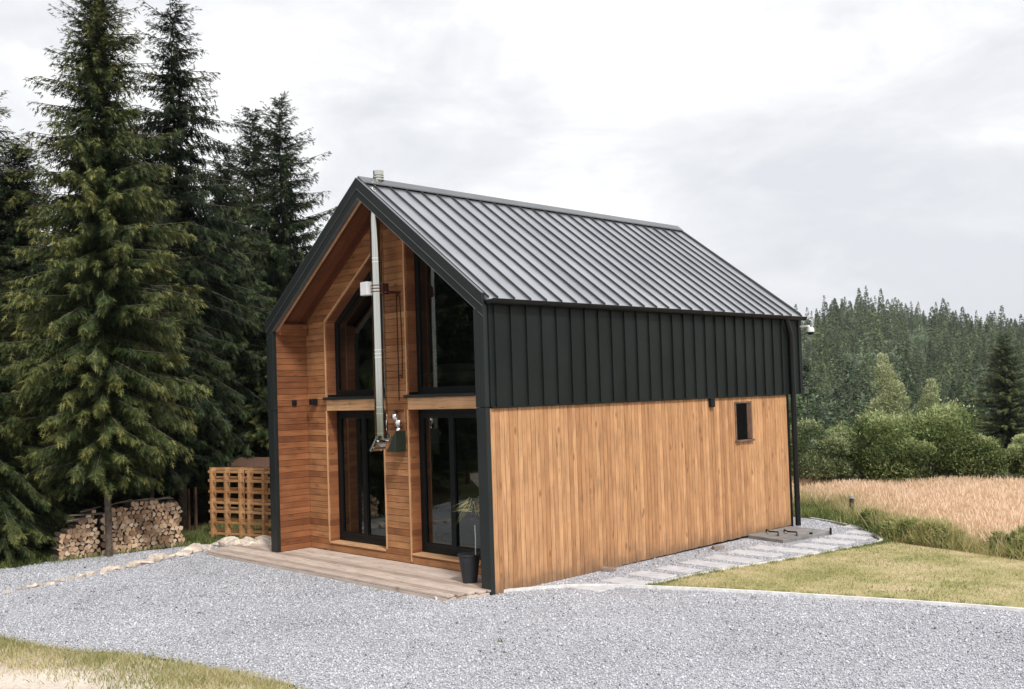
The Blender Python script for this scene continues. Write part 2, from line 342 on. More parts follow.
# ------------------------------------------------------------------ terrain
def hgt(x, y):
    x = np.asarray(x, float); y = np.asarray(y, float)
    w = -0.41*x+0.912*y; u = 0.912*x+0.41*y-5.35
    ridge = np.clip(17.5-0.23*u, -14, 33)
    def ss(a, b, t): t = np.clip((t-a)/(b-a), 0, 1); return t*t*(3-2*t)
    z = -13.5*ss(19, 95, w)+(ridge+13.5)*ss(110, 420, w)
    k = ss(-60, -12, u)                      # the plateau carries on to the left
    z = z*k+(1-k)*(-1.0)*ss(20, 90, w)
    z = z+(0.35*np.sin(x*.11+1)+.3*np.sin(y*.09))*ss(24, 60, np.hypot(x, y-4))*1.5
    return z-0.088
def gridco(lo, hi, near, step):
    a = [0.0]; s = step
    while a[-1] < hi: a.append(a[-1]+s); s *= 1.0 if a[-1] < near else 1.12
    b = [0.0]; s = step
    while b[-1] > lo: b.append(b[-1]-s); s *= 1.0 if -b[-1] < near else 1.12
    return np.array(sorted(set(a+b)))
gx = gridco(-800, 800, 30, 1.5); gy = gridco(-400, 1000, 30, 1.5)
X_, Y_ = np.meshgrid(gx, gy); Z_ = hgt(X_, Y_)
V = np.stack([X_.ravel(), Y_.ravel(), Z_.ravel()], 1); nx = len(gx)
ii, jj = np.meshgrid(np.arange(len(gy)-1), np.arange(nx-1), indexing='ij'); k0 = (ii*nx+jj).ravel()
F = np.stack([k0, k0+1, k0+nx+1, k0+nx], 1)
tag(mesh_np('terrain', V, F, 'terrain', smooth=True), kind='structure')

G0 = -0.088
left_edge = [(-8.51, -3.69), (-8.54, -2.86), (-8.40, -1.9), (-8.30, -1.1), (-8.15, -0.27), (-7.9, 0.25)]
edging = [(-0.42, -0.72), (-0.32, -0.38), (0.0, 0.25), (0.38, 0.92), (0.80, 1.32), (1.31, 1.57), (2.1, 1.93), (3.07, 2.30), (5.02, 2.95), (5.76, 3.13), (9.5, 4.1)]
lawnside = [(1.31, 1.60), (1.32, 2.92), (1.69, 4.4), (1.97, 6.25), (2.16, 7.09)]
weedline = [(-4.2, 11.6), (-2.2, 11.0), (-0.63, 10.3), (0.9, 8.7), (2.2, 7.25), (3.0, 7.05), (4.61, 6.57), (8, 5.9), (14, 5.2)]
front_edge = [(-9.8, -7.4), (-6.5, -6.2), (-4.4, -5.75), (-2.96, -5.41), (-1.8, -5.2), (-0.70, -4.64), (0.45, -4.42), (1.6, -4.13), (4.2, -4.5), (9, -4.9), (13, -5.6)]
front_edge = smoothpoly(front_edge, 2)
def jit(pts, a, seed=3, n=4):
    r = random.Random(seed); o = []
    for i in range(len(pts)-1):
        for q in range(n):
            t = q/n; o.append((pts[i][0]*(1-t)+pts[i+1][0]*t+r.uniform(-a, a), pts[i][1]*(1-t)+pts[i+1][1]*t+r.uniform(-a, a)))
    return o+[pts[-1]]
yard = [(-9.6, -5.6)]+jit(left_edge, .03)+[(-7.5, 0.6), (-6.0, 0.62), (-6.0, 9.2), (-0.5, 9.3), (-0.1, 9.1), (1.0, 8.4), (2.19, 7.1)]+lawnside[::-1][1:]+edging[6:]+[(13, 4.8)]+jit(front_edge[::-1], .05, n=2)
sheet('gravel_yard', yard, G0+0.012, 'gravel')
lawn = lawnside[::-1]+edging[5:]+[(14, 5.1)]+weedline[::-1][1:-3]+[(2.19, 7.2)]
lawn = lawnside+[(2.2, 7.25), (3.0, 7.05), (4.61, 6.57), (8, 5.9), (14, 5.2), (9.5, 4.1)]+[(5.76, 3.13), (5.02, 2.95), (3.07, 2.30), (2.1, 1.93)]
sheet('lawn_ground', lawn, G0+0.016, 'lawn')
fieldp = weedline+[(26, 9), (30, 28), (-2.0, 16.3), (-14, 11.5), (-9, 10.5)]
sheet('field_ground', fieldp, G0+0.008, 'field')
dirt = [(-16, -12), (-9.8, -7.2)]+front_edge+[(16, -7), (18, -16), (-16, -18)]
sheet('dirt_track', dirt, G0+0.005, 'dirt')
sheet('forest_floor', [(-9.6, -5.6)]+left_edge+[(-7.5, .6), (-6.2, 0.65), (-6.2, 9), (-14, 11), (-34, 16), (-40, -2), (-26, -14), (-12, -8)], G0+0.007, 'floor')

# kerbs: thin pale concrete edging sunk in the ground
def strip(name, pts, w, z0, z1, mat, **kw):
    mb = MB(); P = [Vector((p[0], p[1], 0)) for p in pts]; L, R = [], []
    for i, p in enumerate(P):
        d = (P[min(i+1, len(P)-1)]-P[max(i-1, 0)]).normalized(); n_ = Vector((-d.y, d.x, 0))
        L.append(p+n_*w/2); R.append(p-n_*w/2)
    for i in range(len(P)-1):
        mb.add([(R[i].x, R[i].y, z0), (R[i+1].x, R[i+1].y, z0), (L[i+1].x, L[i+1].y, z0), (L[i].x, L[i].y, z0),
                (R[i].x, R[i].y, z1), (R[i+1].x, R[i+1].y, z1), (L[i+1].x, L[i+1].y, z1), (L[i].x, L[i].y, z1)], [(4, 5, 6, 7), (0, 1, 5, 4), (2, 3, 7, 6)])
    return tag(mb.build(name, mat), kind='structure', **kw)
strip('kerb', smoothpoly(edging, 2), 0.055, -0.2, G0+0.052, 'kerb')
strip('path_kerb', smoothpoly(lawnside+[(1.9, 7.6), (0.9, 8.7), (-0.4, 9.3)], 2), 0.05, -0.2, G0+0.036, 'kerb')
# path slabs along the side wall
rs = random.Random(5)
for k in range(13):
    y0 = 0.95+k*0.62; xo = 0.62 if k else 0.35
    xin = 0.52+0.02*k; xout = (1.05 if k == 0 else 1.22 if k < 4 else 1.50 if k < 7 else 1.78)
    if 5.6 < y0 < 7.9: xin = 1.10
    mb = MB(); a = rs.uniform(-.02, .02)
    mb.prism([(xin+a, y0, -.2), (xout+a, y0+rs.uniform(-.02, .02), -.2), (xout+a, y0+0.36, -.2), (xin+a, y0+0.37, -.2)], (0, 0, 0.2+G0+0.028+rs.uniform(0, .006)))
    o = bevel(mb.build('paving_slab', 'slab'), .006)
    tag(o, 'pale rectangular paving slab set in the gravel path along the timber side wall', 'paving slab', 'paving slabs of the side path')

# ------------------------------------------------------------------ house
W, L, LW, HR, HB, R, HE = 5.727, 8.45, 7.84, 6.151, 2.502, 0.647, 4.05
TAN = (HR-HE)/(W/2); CX = -W/2
def roofz(x): return HR-TAN*abs(x-CX)
house = thing('timber_house', 'two storey gabled house with honey coloured timber walls and a dark standing seam metal roof', 'house', (0, 0, 0))
H = house
sl = math.hypot(W/2, HR-HE); nz = (W/2)/sl; nxx = (HR-HE)/sl
def slope_pt(side, x, dn): # point on roof surface shifted dn along its normal
    return (x+side*nxx*dn, roofz(x)+nz*dn)
# roof sheets (two slopes) with standing seams
for side in (1, -1):
    xe = 0.06 if side == 1 else -W-0.06
    mb = MB(); a = slope_pt(side, CX, 0); bq = slope_pt(side, xe, 0)
    th = 0.045
    mb.prism([(CX, -0.02, HR), (bq[0], -0.02, bq[1]), (bq[0], -0.02, bq[1]-th), (CX, -0.02, HR-th)][::-1 if side == 1 else 1], (0, L+0.04, 0))
    o = mb.build('roof_slope', 'roof', H)
    sm = MB(); n = 26
    for k in range(n+1):
        y = 0.0+0.18*(k > 0)+(k-1)*0.328*(k > 0) if k < n else L-0.012
        p0 = slope_pt(side, CX+side*0.03, 0.001); p1 = slope_pt(side, xe, 0.001); q0 = slope_pt(side, CX+side*0.03, 0.030); q1 = slope_pt(side, xe-side*.01, 0.030)
        sm.prism([(p0[0], y-.008, p0[1]), (p1[0], y-.008, p1[1]), (q1[0], y-.008, q1[1]), (q0[0], y-.008, q0[1])][::1 if side == 1 else -1], (0, 0.016, 0))
    sm.build('standing_seams', 'seam', o)
    # layered verge: two stepped dark bands on the gable edge with folded light lips
    def band(mb, d0, d1, y0, y1, mi=0, x0=CX, x1=None):
        x1 = (0.0 if side == 1 else -W) if x1 is None else x1
        pts = [(x0, y0, roofz(x0)-d0), (x1, y0, roofz(x1)-d0), (x1, y0, roofz(x1)-d1), (x0, y0, roofz(x0)-d1)]
        mb.prism(pts[::-1] if side == 1 else pts, (0, y1-y0, 0), mi)
    vb = MB(); band(vb, -0.035, 0.135, -0.075, -0.022); band(vb, 0.141, 0.285, -0.060, 0.02)
    band(vb, 0.1352, 0.1408, -0.080, -0.03, 1); band(vb, 0.2852, 0.2905, -0.064, 0.02, 1); band(vb, -0.0405, -0.0352, -0.08, -0.03, 1)
    bevel(vb.build('fascia', ['fascia', 'edge'], H), .002)
    vb = MB(); band(vb, -0.035, 0.25, L+0.022, L+0.06); vb.build('rear_fascia', 'fascia', H)
    # thin wood strip inside the verge and soffit boards
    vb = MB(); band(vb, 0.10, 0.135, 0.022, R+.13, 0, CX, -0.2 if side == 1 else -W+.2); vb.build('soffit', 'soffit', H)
    vb = MB(); band(vb, 0.245, 0.30, 0.022, 0.06, 0, CX, -0.2 if side == 1 else -W+.2); vb.build('soffit_trim', 'trim', H)
# inner roof lining so that the inside is closed
mb = MB()
for side in (1, -1):
    x1 = -0.1 if side == 1 else -W+0.1
    pts = [(CX, R+.14, HR-.14), (x1, R+.14, roofz(x1)-.14), (x1, R+.14, roofz(x1)-.2), (CX, R+.14, HR-.2)]
    mb.prism(pts[::-1] if side == 1 else pts, (0, LW-R-.2, 0))
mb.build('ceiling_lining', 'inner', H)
# ridge cap
mb = MB(); mb.prism([(CX-.13, -.03, HR-.055), (CX, -.03, HR+.052), (CX+.13, -.03, HR-.055), (CX+.13, -.03, HR-.035), (CX, -.03, HR+.072), (CX-.13, -.03, HR-.035)], (0, L+.06, 0))
mb.build('ridge_cap', 'edge', H)
for side, xw in ((1, 0.0), (-1, -W)):
    s = side
    # metal cladding with upright seams
    mb = MB(); x0, x1 = sorted((xw-s*0.10, xw+s*0.025))
    mb.box(x0, x1, 0.022, L, HB, HE-0.02)
    c = mb.build('metal_cladding', 'cladding', H)
    sm = MB(); n = 27
    for k in range(n):
        y = 0.12+k*0.315
        if y > L-.03: break
        a0, a1 = sorted((xw+s*0.026, xw+s*0.055)); sm.box(a0, a1, y-.009, y+.009, HB+.004, HE-0.05)
    a0, a1 = sorted((xw+s*0.026, xw+s*0.045)); sm.box(a0, a1, 0.03, L-.01, HB-.015, HB+.003)
    sm.build('cladding_seams', 'cladding', c)
    # post of the front frame
    mb = MB(); a0, a1 = sorted((xw, xw-s*0.20))
    mb.box(a0, a1, -0.055, 0.02, -0.07, HB-.004); mb.prism([(a0-.004, -.058, HB+.004), (a1+.004, -.058, HB+.004), (a1+.004, -.058, min(roofz(a1), roofz(a1+.004))-.13), (a0-.004, -.058, min(roofz(a0), roofz(a0-.004))-.13)], (0, .078, 0))
    mb.box(min(xw-s*.14, xw-s*.1), max(xw-s*.14, xw-s*.1), -0.0665, -0.0585, HB+.01, HE-.15)
    po = bevel(mb.build('frame_post', 'fascia', H), .004)
    # timber side wall: upright boards
    mb = MB(); y = 0.022; r_ = random.Random(9)
    while y < LW-.02:
        y1 = min(y+0.088, LW); o_ = r_.uniform(-.002, .002)
        a0, a1 = sorted((xw-s*0.028, xw+s*o_)); mb.box(a0, a1, y+.003, y1-.003, -0.09+.0095*y+r_.uniform(-.008, .004), HB-.02); y = y1
    bevel(mb.build('timber_siding', 'siding', H), .0025)
    mb = MB(); a0, a1 = sorted((xw-s*0.04, xw-s*0.19)); mb.box(a0, a1, 0.03, LW, -.12, HB-.002)
    mb.build('side_wall', 'black', H)
    # corner trim at the rear and gutter, downpipe
    mb = MB(); a0, a1 = sorted((xw-s*0.19, xw+s*0.012)); mb.box(a0, a1, LW+.002, LW+.06, -.05, HB-.003); mb.build('corner_trim', 'black', H)
    mb = MB(); gy0, gy1 = -0.02, L+.0; cxg = xw+s*0.105; czg = HE-0.06; pr = []
    for q in range(9): t = PI+PI*q/8; pr.append((cxg+0.062*math.cos(t), czg+0.062*math.sin(t)))
    for q in range(8, -1, -1): t = PI+PI*q/8; pr.append((cxg+0.055*math.cos(t), czg+0.055*math.sin(t)))
    for i in range(8):
        a, b_, c_, d_ = pr[i], pr[i+1], pr[16-i], pr[17-i]
        mb.prism([(a[0], gy0, a[1]), (b_[0], gy0, b_[1]), (c_[0], gy0, c_[1]), (d_[0], gy0, d_[1])][::-1], (0, gy1-gy0, 0))
    mb.prism([(p[0], gy0-.004, p[1]) for p in pr[:9]][::-1], (0, .004, 0)); mb.prism([(p[0], gy1, p[1]) for p in pr[:9]][::-1], (0, .004, 0))
    mb.tube([(cxg+s*.058, gy0, czg+.004), (cxg+s*.058, gy1, czg+.004)], .008, 8)
    g = mb.build('gutter', 'black', H, smooth=True)
    mb = MB(); mb.tube([(cxg, 7.78, czg-.05), (cxg, 7.80, czg-.13), (xw+s*.09, 7.93, HE-.40), (xw+s*.085, 7.95, HE-.5), (xw+s*.085, 7.95, -0.03)], .052, 12)
    for z in (0.5, 2.3, 3.2): mb.tube([(xw+s*.085, 7.95, z), (xw+s*.085, 7.95, z+.03)], .058, 12)
    mb.build('downpipe', 'black', H, smooth=True)
    # inner side wall of the porch, horizontal boards, with the box cornice
    xi = xw-s*0.20
    mb = MB(); z = -0.0
    while z < 4.12:
        z1 = min(z+.107, 4.12); a0, a1 = sorted((xi, xi+s*0.02)); mb.box(a0, a1, 0.022, R-.001, z+.003, z1-.003); z = z1
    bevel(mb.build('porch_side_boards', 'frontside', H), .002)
    mb = MB(); a0, a1 = sorted((xi-s*.002, xi-s*0.09)); mb.box(a0, a1, 0.061, R-.03, 3.84, 4.03)
    bevel(mb.build('cornice_box', 'frontside', H), .003)

# front inner wall boards with openings
XL, XR = -W+.20, -.20
O1 = (-4.913, -3.27); O2 = (-2.598, -0.95)
HS, HL, SILL = 0.166, 2.47, 2.72
def slopetop(x): return 4.03+(x+4.92)*TAN if x < CX else 4.03+(-0.94-x)*TAN
mb = MB(); rb = random.Random(4)
def boards(x0, x1, z0, z1, lo=None):
    z = 0.0
    while z < HR:
        a, b_ = max(z, z0), min(z+.107, z1); z += .107
        if b_-a < .012: continue
        P = [(x0, a+.0035), (x1, a+.0035), (x1, b_-.0035), (x0, b_-.0035)]
        P = clip(P, -TAN, 1, HR-.11-TAN*CX)    # z <= HR-.11 - TAN*(CX-x)
        P = clip(P, TAN, 1, HR-.11+TAN*CX)
        for Q in ([P] if lo is None else [lo(P)]):
            if len(Q) >= 3:
                yy = R+rb.uniform(-.0015, .0015); mb.prism([(p[0], yy, p[1]) for p in Q], (0, .022, 0))
boards(XL, O1[0], 0, HR); boards(O1[1], O2[0], 0, HR); boards(O2[1], XR, 0, HR)
boards(O1[0], O1[1], 0, HS); boards(O2[0], O2[1], 0, HS)
boards(O1[0], O1[1], 3.9, HR, lambda P: clip(P, TAN, -1, TAN*4.92*-1-4.03+0.0) if P else P)
boards(O2[0], O2[1], 3.9, HR, lambda P: clip(P, -TAN, -1, -4.03+TAN*0.94) if P else P)
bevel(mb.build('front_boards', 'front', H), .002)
# backing wall behind the boards (keeps the openings clear)
mb = MB(); yb0, yb1 = R+.024, R+.26
for x0, x1, z0, z1 in ((XL, O1[0]-.002, -.05, 4.05), (O1[1]+.002, O2[0]-.002, -.05, 5.3), (O2[1]+.002, XR, -.05, 4.05), (O1[0], O1[1], -.05, HS-.01), (O2[0], O2[1], -.05, HS-.01)): mb.box(x0, x1, yb0, yb1, z0, z1)
mb.build('front_wall_core', 'black', H)
# light lintel boards, jamb trims, sills, reveals
def jambs(x0, x1, z0, z1l, z1r, name='window_trim'):
    t = .028
    for bx in ((x0-t, x0-.001, z0, z1l), (x1+.001, x1+t, z0, z1r)):
        mb = MB(); mb.box(bx[0], bx[1], R-.014, R+.02, bx[2], bx[3]); bevel(mb.build(name, 'trimv', H), .002)
for (x0, x1) in (O1, O2): mb = MB(); mb.box(x0-.0005, x1+.0005, R-.012, R+.25, HL+.001, HL+.205); bevel(mb.build('lintel', 'trim', H), .003)
D = 0.26
for (x0, x1), s in ((O1, 0), (O2, 1)):
    jambs(x0, x1, 0.03 if s else 0.17, HL, HL)
    # reveals of the doors and windows
    for bx in ((x0, x0+.012, HS, HL), (x1-.012, x1, HS, HL), (x0, x0+.012, SILL+.03, slopetop(x0+.01)), (x1-.012, x1, SILL+.03, slopetop(x1-.01))):
        mb = MB(); mb.box(bx[0], bx[1], R+.022, R+D, bx[2], bx[3]); mb.build('reveal', 'frontside', H)
    mb = MB(); mb.box(x0+.013, x1-.013, R-.02, R+D, HS-.03, HS); bevel(mb.build('door_threshold', 'trim', H), .003)
    mb = MB(); mb.box(x0-.06, x1+(.06 if not s else .0), R-.05, R+D, SILL-.042, SILL-.012); mb.box(x0-.06, x1+(.06 if not s else 0), R-.05, R-.045, SILL-.06, SILL-.042); bevel(mb.build('window_sill', 'fascia', H), .003)
    mb = MB(); zt = slopetop(x0) if not s else slopetop(x1)
    jambs(x0, x1, SILL, slopetop(x0)+(.02 if not s else 0), slopetop(x1)+(.02 if s else 0))
    # sloping trim along the window head
    mb = MB(); za, zb = slopetop(x0), slopetop(x1)
    mb.prism([(x0-.02, R-.014, za+.001-(0.0147 if not s else -.0147)), (x1, R-.014, zb+.001), (x1, R-.014, zb+.04), (x0-.02, R-.014, za+.04)], (0, .034, 0)); mb.build('head_trim', 'trimv', H)
    mb = MB(); mb.prism([(x0+.013, R+.021, za), (x1-.013, R+.021, zb), (x1-.013, R+.021, zb+.012), (x0+.013, R+.021, za+.012)], (0, D-.02, 0)); mb.build('head_reveal', 'frontside', H)
    # glazed door pair below
    y0, y1 = R+D-.07, R+D
    xa, xb = x0+.013, x1-.013
    door = MB()
    for bx in ((xa, xa+.07, HS, HL), (xb-.07, xb, HS, HL), (xa+.07, xb-.07, HS, HS+.09), (xa+.07, xb-.07, HL-.08, HL)): door.box(bx[0], bx[1], y0, y1, bx[2], bx[3])
    dr = bevel(door.build('glazed_door', 'frame', H), .004)
    xm = xa+(xb-xa)*0.5
    lf = MB(); lf.box(xm-.055, xm+.055, y0-.012, y1-.006, HS+.091, HL-.081)
    for bx in ((xa+.071, xa+.125, HS+.091, HL-.081), (xb-.125, xb-.071, HS+.091, HL-.081)): lf.box(bx[0], bx[1], y0-.008, y1-.01, bx[2], bx[3])
    for q0, q1 in ((xa+.126, xm-.056), (xm+.056, xb-.126)): lf.box(q0, q1, y0-.008, y1-.01, HS+.091, HS+.16); lf.box(q0, q1, y0-.008, y1-.01, HL-.14, HL-.081)
    bevel(lf.build('door_leaf_frame', 'frame', dr), .003)
    for q0, q1 in ((xa+.124, xm-.054), (xm+.054, xb-.124)):
        g = MB(); g.box(q0, q1, y0+.024, y0+.030, HS+.158, HL-.138); g.build('door_pane', 'glass', dr)
    hb = MB(); hb.tube([(xm+.035, y0-.012, 1.18), (xm+.035, y0-.05, 1.18), (xm+.035, y0-.055, 1.10)], .008, 8); hb.build('door_handle', 'frame', dr, smooth=True)
    # tall window above with a sloping head
    wz = SILL-.011; f = .075
    def top(x): return slopetop(x)-.002
    wm = MB()
    wm.prism([(xa, y0, wz), (xa+f, y0, wz), (xa+f, y0, top(xa+f)), (xa, y0, top(xa))], (0, y1-y0, 0))
    wm.prism([(xb-f, y0, wz), (xb, y0, wz), (xb, y0, top(xb)), (xb-f, y0, top(xb-f))], (0, y1-y0, 0))
    wm.prism([(xa+f, y0, wz), (xb-f, y0, wz), (xb-f, y0, wz+.11), (xa+f, y0, wz+.11)], (0, y1-y0, 0))
    wm.prism([(xa+f, y0, top(xa+f)-.09), (xb-f, y0, top(xb-f)-.09), (xb-f, y0, top(xb-f)), (xa+f, y0, top(xa+f))], (0, y1-y0, 0))
    wo = bevel(wm.build('gable_window', 'frame', H), .004)
    g = MB(); g.prism([(xa+f-.002, y0+.03, wz+.108), (xb-f+.002, y0+.03, wz+.108), (xb-f+.002, y0+.03, top(xb-f)-.088), (xa+f-.002, y0+.03, top(xa+f)-.088)], (0, .006, 0)); g.build('window_pane', 'glass', wo)
# rear wall, floors
mb = MB(); mb.add([(XL, LW-.05, -.05), (XR, LW-.05, -.05), (XR, LW-.05, roofz(XR)-.21), (CX, LW-.05, HR-.21), (XL, LW-.05, roofz(XL)-.21)], [(0, 1, 2, 3, 4)]); mb.prism([(XL, LW-.05, -.05), (XR, LW-.05, -.05), (XR, LW-.05, roofz(XR)-.21), (CX, LW-.05, HR-.21), (XL, LW-.05, roofz(XL)-.21)], (0, .05, 0)) if False else None
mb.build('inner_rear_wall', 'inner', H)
mb = MB(); mb.prism([(XL, LW-.04, -.05), (XR, LW-.04, -.05), (XR, LW-.04, roofz(XR)-.06), (CX, LW-.04, HR-.06), (XL, LW-.04, roofz(XL)-.06)], (0, .06, 0)); mb.build('rear_wall', 'front', H)
mb = MB(); mb.box(XL, XR, R+.27, LW-.06, -.04, 0.14); mb.build('ground_floor', 'innerfloor', H)
mb = MB(); mb.box(XL, XR, R+.27, LW-.06, HL+.01, SILL-.06); mb.build('upper_floor', 'innerfloor', H)
mb = MB(); mb.box(XL+.002, XL+.03, R+.27, LW-.06, .15, HL); mb.box(XR-.03, XR-.002, R+.27, LW-.06, .15, HL); mb.box(XL+.002, XL+.03, R+.27, LW-.06, SILL, 4.0); mb.box(XR-.03, XR-.002, R+.27, LW-.06, SILL, 4.0)
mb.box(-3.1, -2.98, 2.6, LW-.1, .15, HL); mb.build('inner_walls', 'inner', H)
# small side window with timber reveals and dark sill
mb = MB()
WY0, WY1, WZ0, WZ1 = 6.07, 6.55, 1.71, 2.37
t = .03
mb.box(-.004, .022, WY0-t, WY0, WZ0-.0, WZ1+t); mb.box(-.004, .022, WY1, WY1+t, WZ0, WZ1+t); mb.box(-.004, .022, WY0, WY1, WZ1, WZ1+t)
sw = bevel(mb.build('side_window', 'oldwood', H), .003)
mb = MB(); mb.box(-.004, .006, WY0+.001, WY1-.001, WZ0, WZ1-.001); mb.build('dark_opening', 'void', sw)
mb = MB(); mb.box(.007, .021, WY1-.13, WY1-.002, WZ0+.01, WZ1-.002); mb.build('window_reveal', 'rust', sw)
mb = MB(); mb.box(-.004, .055, WY0-.05, WY1+.05, WZ0-.035, WZ0-.002); bevel(mb.build('window_sill', 'oldwood', sw), .003)
mb = MB(); mb.box(.003, .06, 5.24, 5.36, 2.34, HB-.018); bevel(mb.build('wall_vent', 'black', H), .004)
mb = MB(); mb.box(.015, .06, 5.26, 5.34, 2.328, 2.3395); mb.build('vent_mouth', 'frame', H)
# dome camera under the rear eave
mb = MB(); mb.lathe((0.20, 8.50, 3.70), [(.03, .10), (.06, .09), (.075, .04), (.075, .0)], 16); cam_ = mb.build('security_camera', 'white', H, smooth=True)
mb = MB(); mb.lathe((0.20, 8.50, 3.64), [(.005, 0), (.035, .008), (.06, .03), (.068, .058)], 16); mb.build('camera_dome', 'black', cam_, smooth=True)
mb = MB(); mb.box(.026, .20, 8.40, 8.445, 3.80, 3.835); mb.box(.17, .20, 8.445, 8.49, 3.80, 3.835); mb.build('camera_arm', 'white', cam_)

# flue
PX_, PY_ = -2.915, 0.34
mb = MB(); mb.tube([(PX_, PY_, 2.02), (PX_, PY_, 5.95)], .106, 28)
fl = mb.build('flue_pipe', 'steel', H, smooth=True)
for z in (2.10, 2.42, 2.52, 3.32, 3.38, 3.44, 4.86, 4.92): mb = MB(); mb.tube([(PX_, PY_, z), (PX_, PY_, z+.014)], .112, 28); mb.build('flue_band', 'chrome', fl, smooth=True)
mb = MB(); mb.lathe((PX_+.03, PY_+.05, 6.02), [(.085, 0), (.085, .15), (.06, .155), (.06, .18), (.09, .182), (.09, .20), (.06, .202), (.06, .225), (.09, .227), (.09, .245), (.06, .247), (.06, .265), (.085, .267), (.085, .34), (.02, .355)], 22)
mb.build('flue_cap', 'steel', fl, smooth=True)
# steel wall bracket under the flue: triangular cheeks and plate
mb = MB()
mb.prism([(PX_-.20, PY_-.10, 1.82), (PX_-.17, PY_-.10, 1.80), (PX_+.12, PY_-.10, 2.04), (PX_+.12, PY_-.10, 2.07), (PX_-.02, PY_-.10, 2.07)], (0, .012, 0)); mb.prism([(PX_-.20, PY_+.1, 1.82), (PX_-.17, PY_+.1, 1.80), (PX_+.12, PY_+.1, 2.04), (PX_+.12, PY_+.1, 2.07), (PX_-.02, PY_+.1, 2.07)], (0, .012, 0))
mb.tube([(PX_-.10, PY_-.12, 1.86), (PX_-.10, PY_+.13, 1.86)], .02, 10); mb.tube([(PX_, PY_-.12, 1.97), (PX_, PY_+.13, 1.97)], .03, 12)
mb.prism([(PX_-.21, PY_-.11, 1.835), (PX_-.02, PY_-.11, 2.055), (PX_-.01, PY_-.11, 2.04), (PX_-.19, PY_-.11, 1.815)], (0, .23, 0))
mb.build('flue_bracket', 'chrome', fl)
mb = MB(); mb.prism([(PX_+.02, R-.24, 1.80), (PX_+.27, R-.24, 1.80), (PX_+.27, R-.24, 2.14)], (0, .21, 0)); bevel(mb.build('bracket_box', simple('dark_green_steel', (0.015, 0.022, 0.012), .5), fl), .004)
# white junction box and arm
mb = MB(); mb.box(PX_-.27, PX_-.08, PY_-.16, PY_-.04, 4.34, 4.56); wb = bevel(mb.build('junction_box', 'white', fl), .012, 2)
mb = MB()
for z in (4.38, 4.43, 4.48): mb.tube([(PX_, PY_, z), (PX_, PY_, z+.016)], .114, 20)
mb.box(PX_+.08, PX_+.20, PY_+.02, R-.001, 4.36, 4.39); mb.box(PX_+.10, PX_+.13, PY_, PY_+.12, 4.34, 4.52); mb.build('flue_clamp', 'copper', fl)
mb = MB(); c0 = PX_+.20
path = [(c0-.06, R-.04, 4.36), (c0-.01, R-.02, 4.32), (c0, R-.014, 4.0), (c0+.01, R-.012, 3.4), (c0-.005, R-.012, 3.05)]
for q in range(9): t = -.5+q/8*5.2; path.append((c0-.05+.045*math.cos(t), R-.012-.002*q, 2.99+.04*math.sin(t)))
mb.tube(path, .007, 6); mb.tube([(PX_+.10, R-.012, 4.34), (PX_+.10, R-.012, 2.62)], .007, 6); mb.build('cable', 'black', fl)
# wall lamp with two chrome globes on a brown plate
mb = MB(); mb.box(-2.90, -2.66, R-.03, R-.003, 1.84, 2.50); wl = bevel(mb.build('wall_plate', 'front', H), .004)
mb = MB()
for dx, dz, rr_ in ((-2.83, 2.36, .07), (-2.73, 2.26, .075), (-2.74, 2.14, .055)):
    mb.lathe((dx, R-.10, dz), [(.001+rr_*math.sin(PI*q/10), -rr_*math.cos(PI*q/10)) for q in range(11)], 16)
mb.tube([(-2.80, R-.03, 2.30), (-2.79, R-.09, 2.32), (-2.73, R-.09, 2.22)], .014, 8); mb.build('chrome_tap', 'chrome', wl, smooth=True)
mb = MB(); mb.box(-2.90, -2.68, R-.055, R-.031, 2.44, 2.47); mb.box(-2.87, -2.84, R-.05, R-.031, 2.12, 2.44); mb.build('tap_fitting', 'copper', wl)
mb = MB(); mb.box(-5.31, -5.20, R-.12, R-.003, 2.58, 2.69); bevel(mb.build('wall_lamp', 'black', H), .006)
mb = MB(); mb.box(XL+.002, XL+.03, .31, .40, 2.585, 2.68); mb.box(XL+.03, XL+.05, .33, .38, 2.60, 2.64); bevel(mb.build('wall_socket', 'black', H), .004)

# ------------------------------------------------------------------ deck
deck = thing('wooden_deck', 'low weathered plank deck in front of the glazed gable', 'deck', (0, 0, 0))
mb = MB(); rk = random.Random(2)
for k in range(9):
    y0 = -.70+k*.1405*1.06
    if y0 > R-.03: break
    y1 = min(y0+.137, R-.004)
    xl = -6.86+rk.uniform(-.01, .01); xr = 0.0 if y0 < -.08 else -.205
    if y0 >= -.08:
        mb.box(xl-.25, -W-.005, y0, y1, -.03, rk.uniform(-.002, .002)); mb.box(-W+.202 if y1 > 0.02 else -W+.202, xr, y0, y1, -.03, rk.uniform(-.002, .002))
    else:
        xr = -.19+.048*k+rk.uniform(-.01, .01)
        xs = sorted([xl-.05*k, -3.4+rk.uniform(-1.6, 1.4), xr]); mb.box(xs[0], xs[1]-.002, y0, y1, -.03, rk.uniform(-.003, .001)); mb.box(xs[1]+.002, xs[2], y0, y1, -.03, rk.uniform(-.003, .001))
bevel(mb.build('deck_boards', 'deck', deck), .004)
mb = MB(); mb.box(-6.9, -.2, -.700, -.670, -.115, -.034); bevel(mb.build('edge_board', 'deck', deck), .004)
mb = MB(); mb.prism([(-.24, -.69, -.115), (-.02, -.08, -.115), (.0, -.085, -.115), (-.22, -.69, -.115)][::-1], (0, 0, .08)); bevel(mb.build('edge_board', 'deck', deck), .004)
mb = MB()
for x in np.arange(-6.7, -.2, .6): mb.box(x, x+.06, -.69, R-.02, -.13, -.032)
mb.build('joists', 'oldwood', deck)

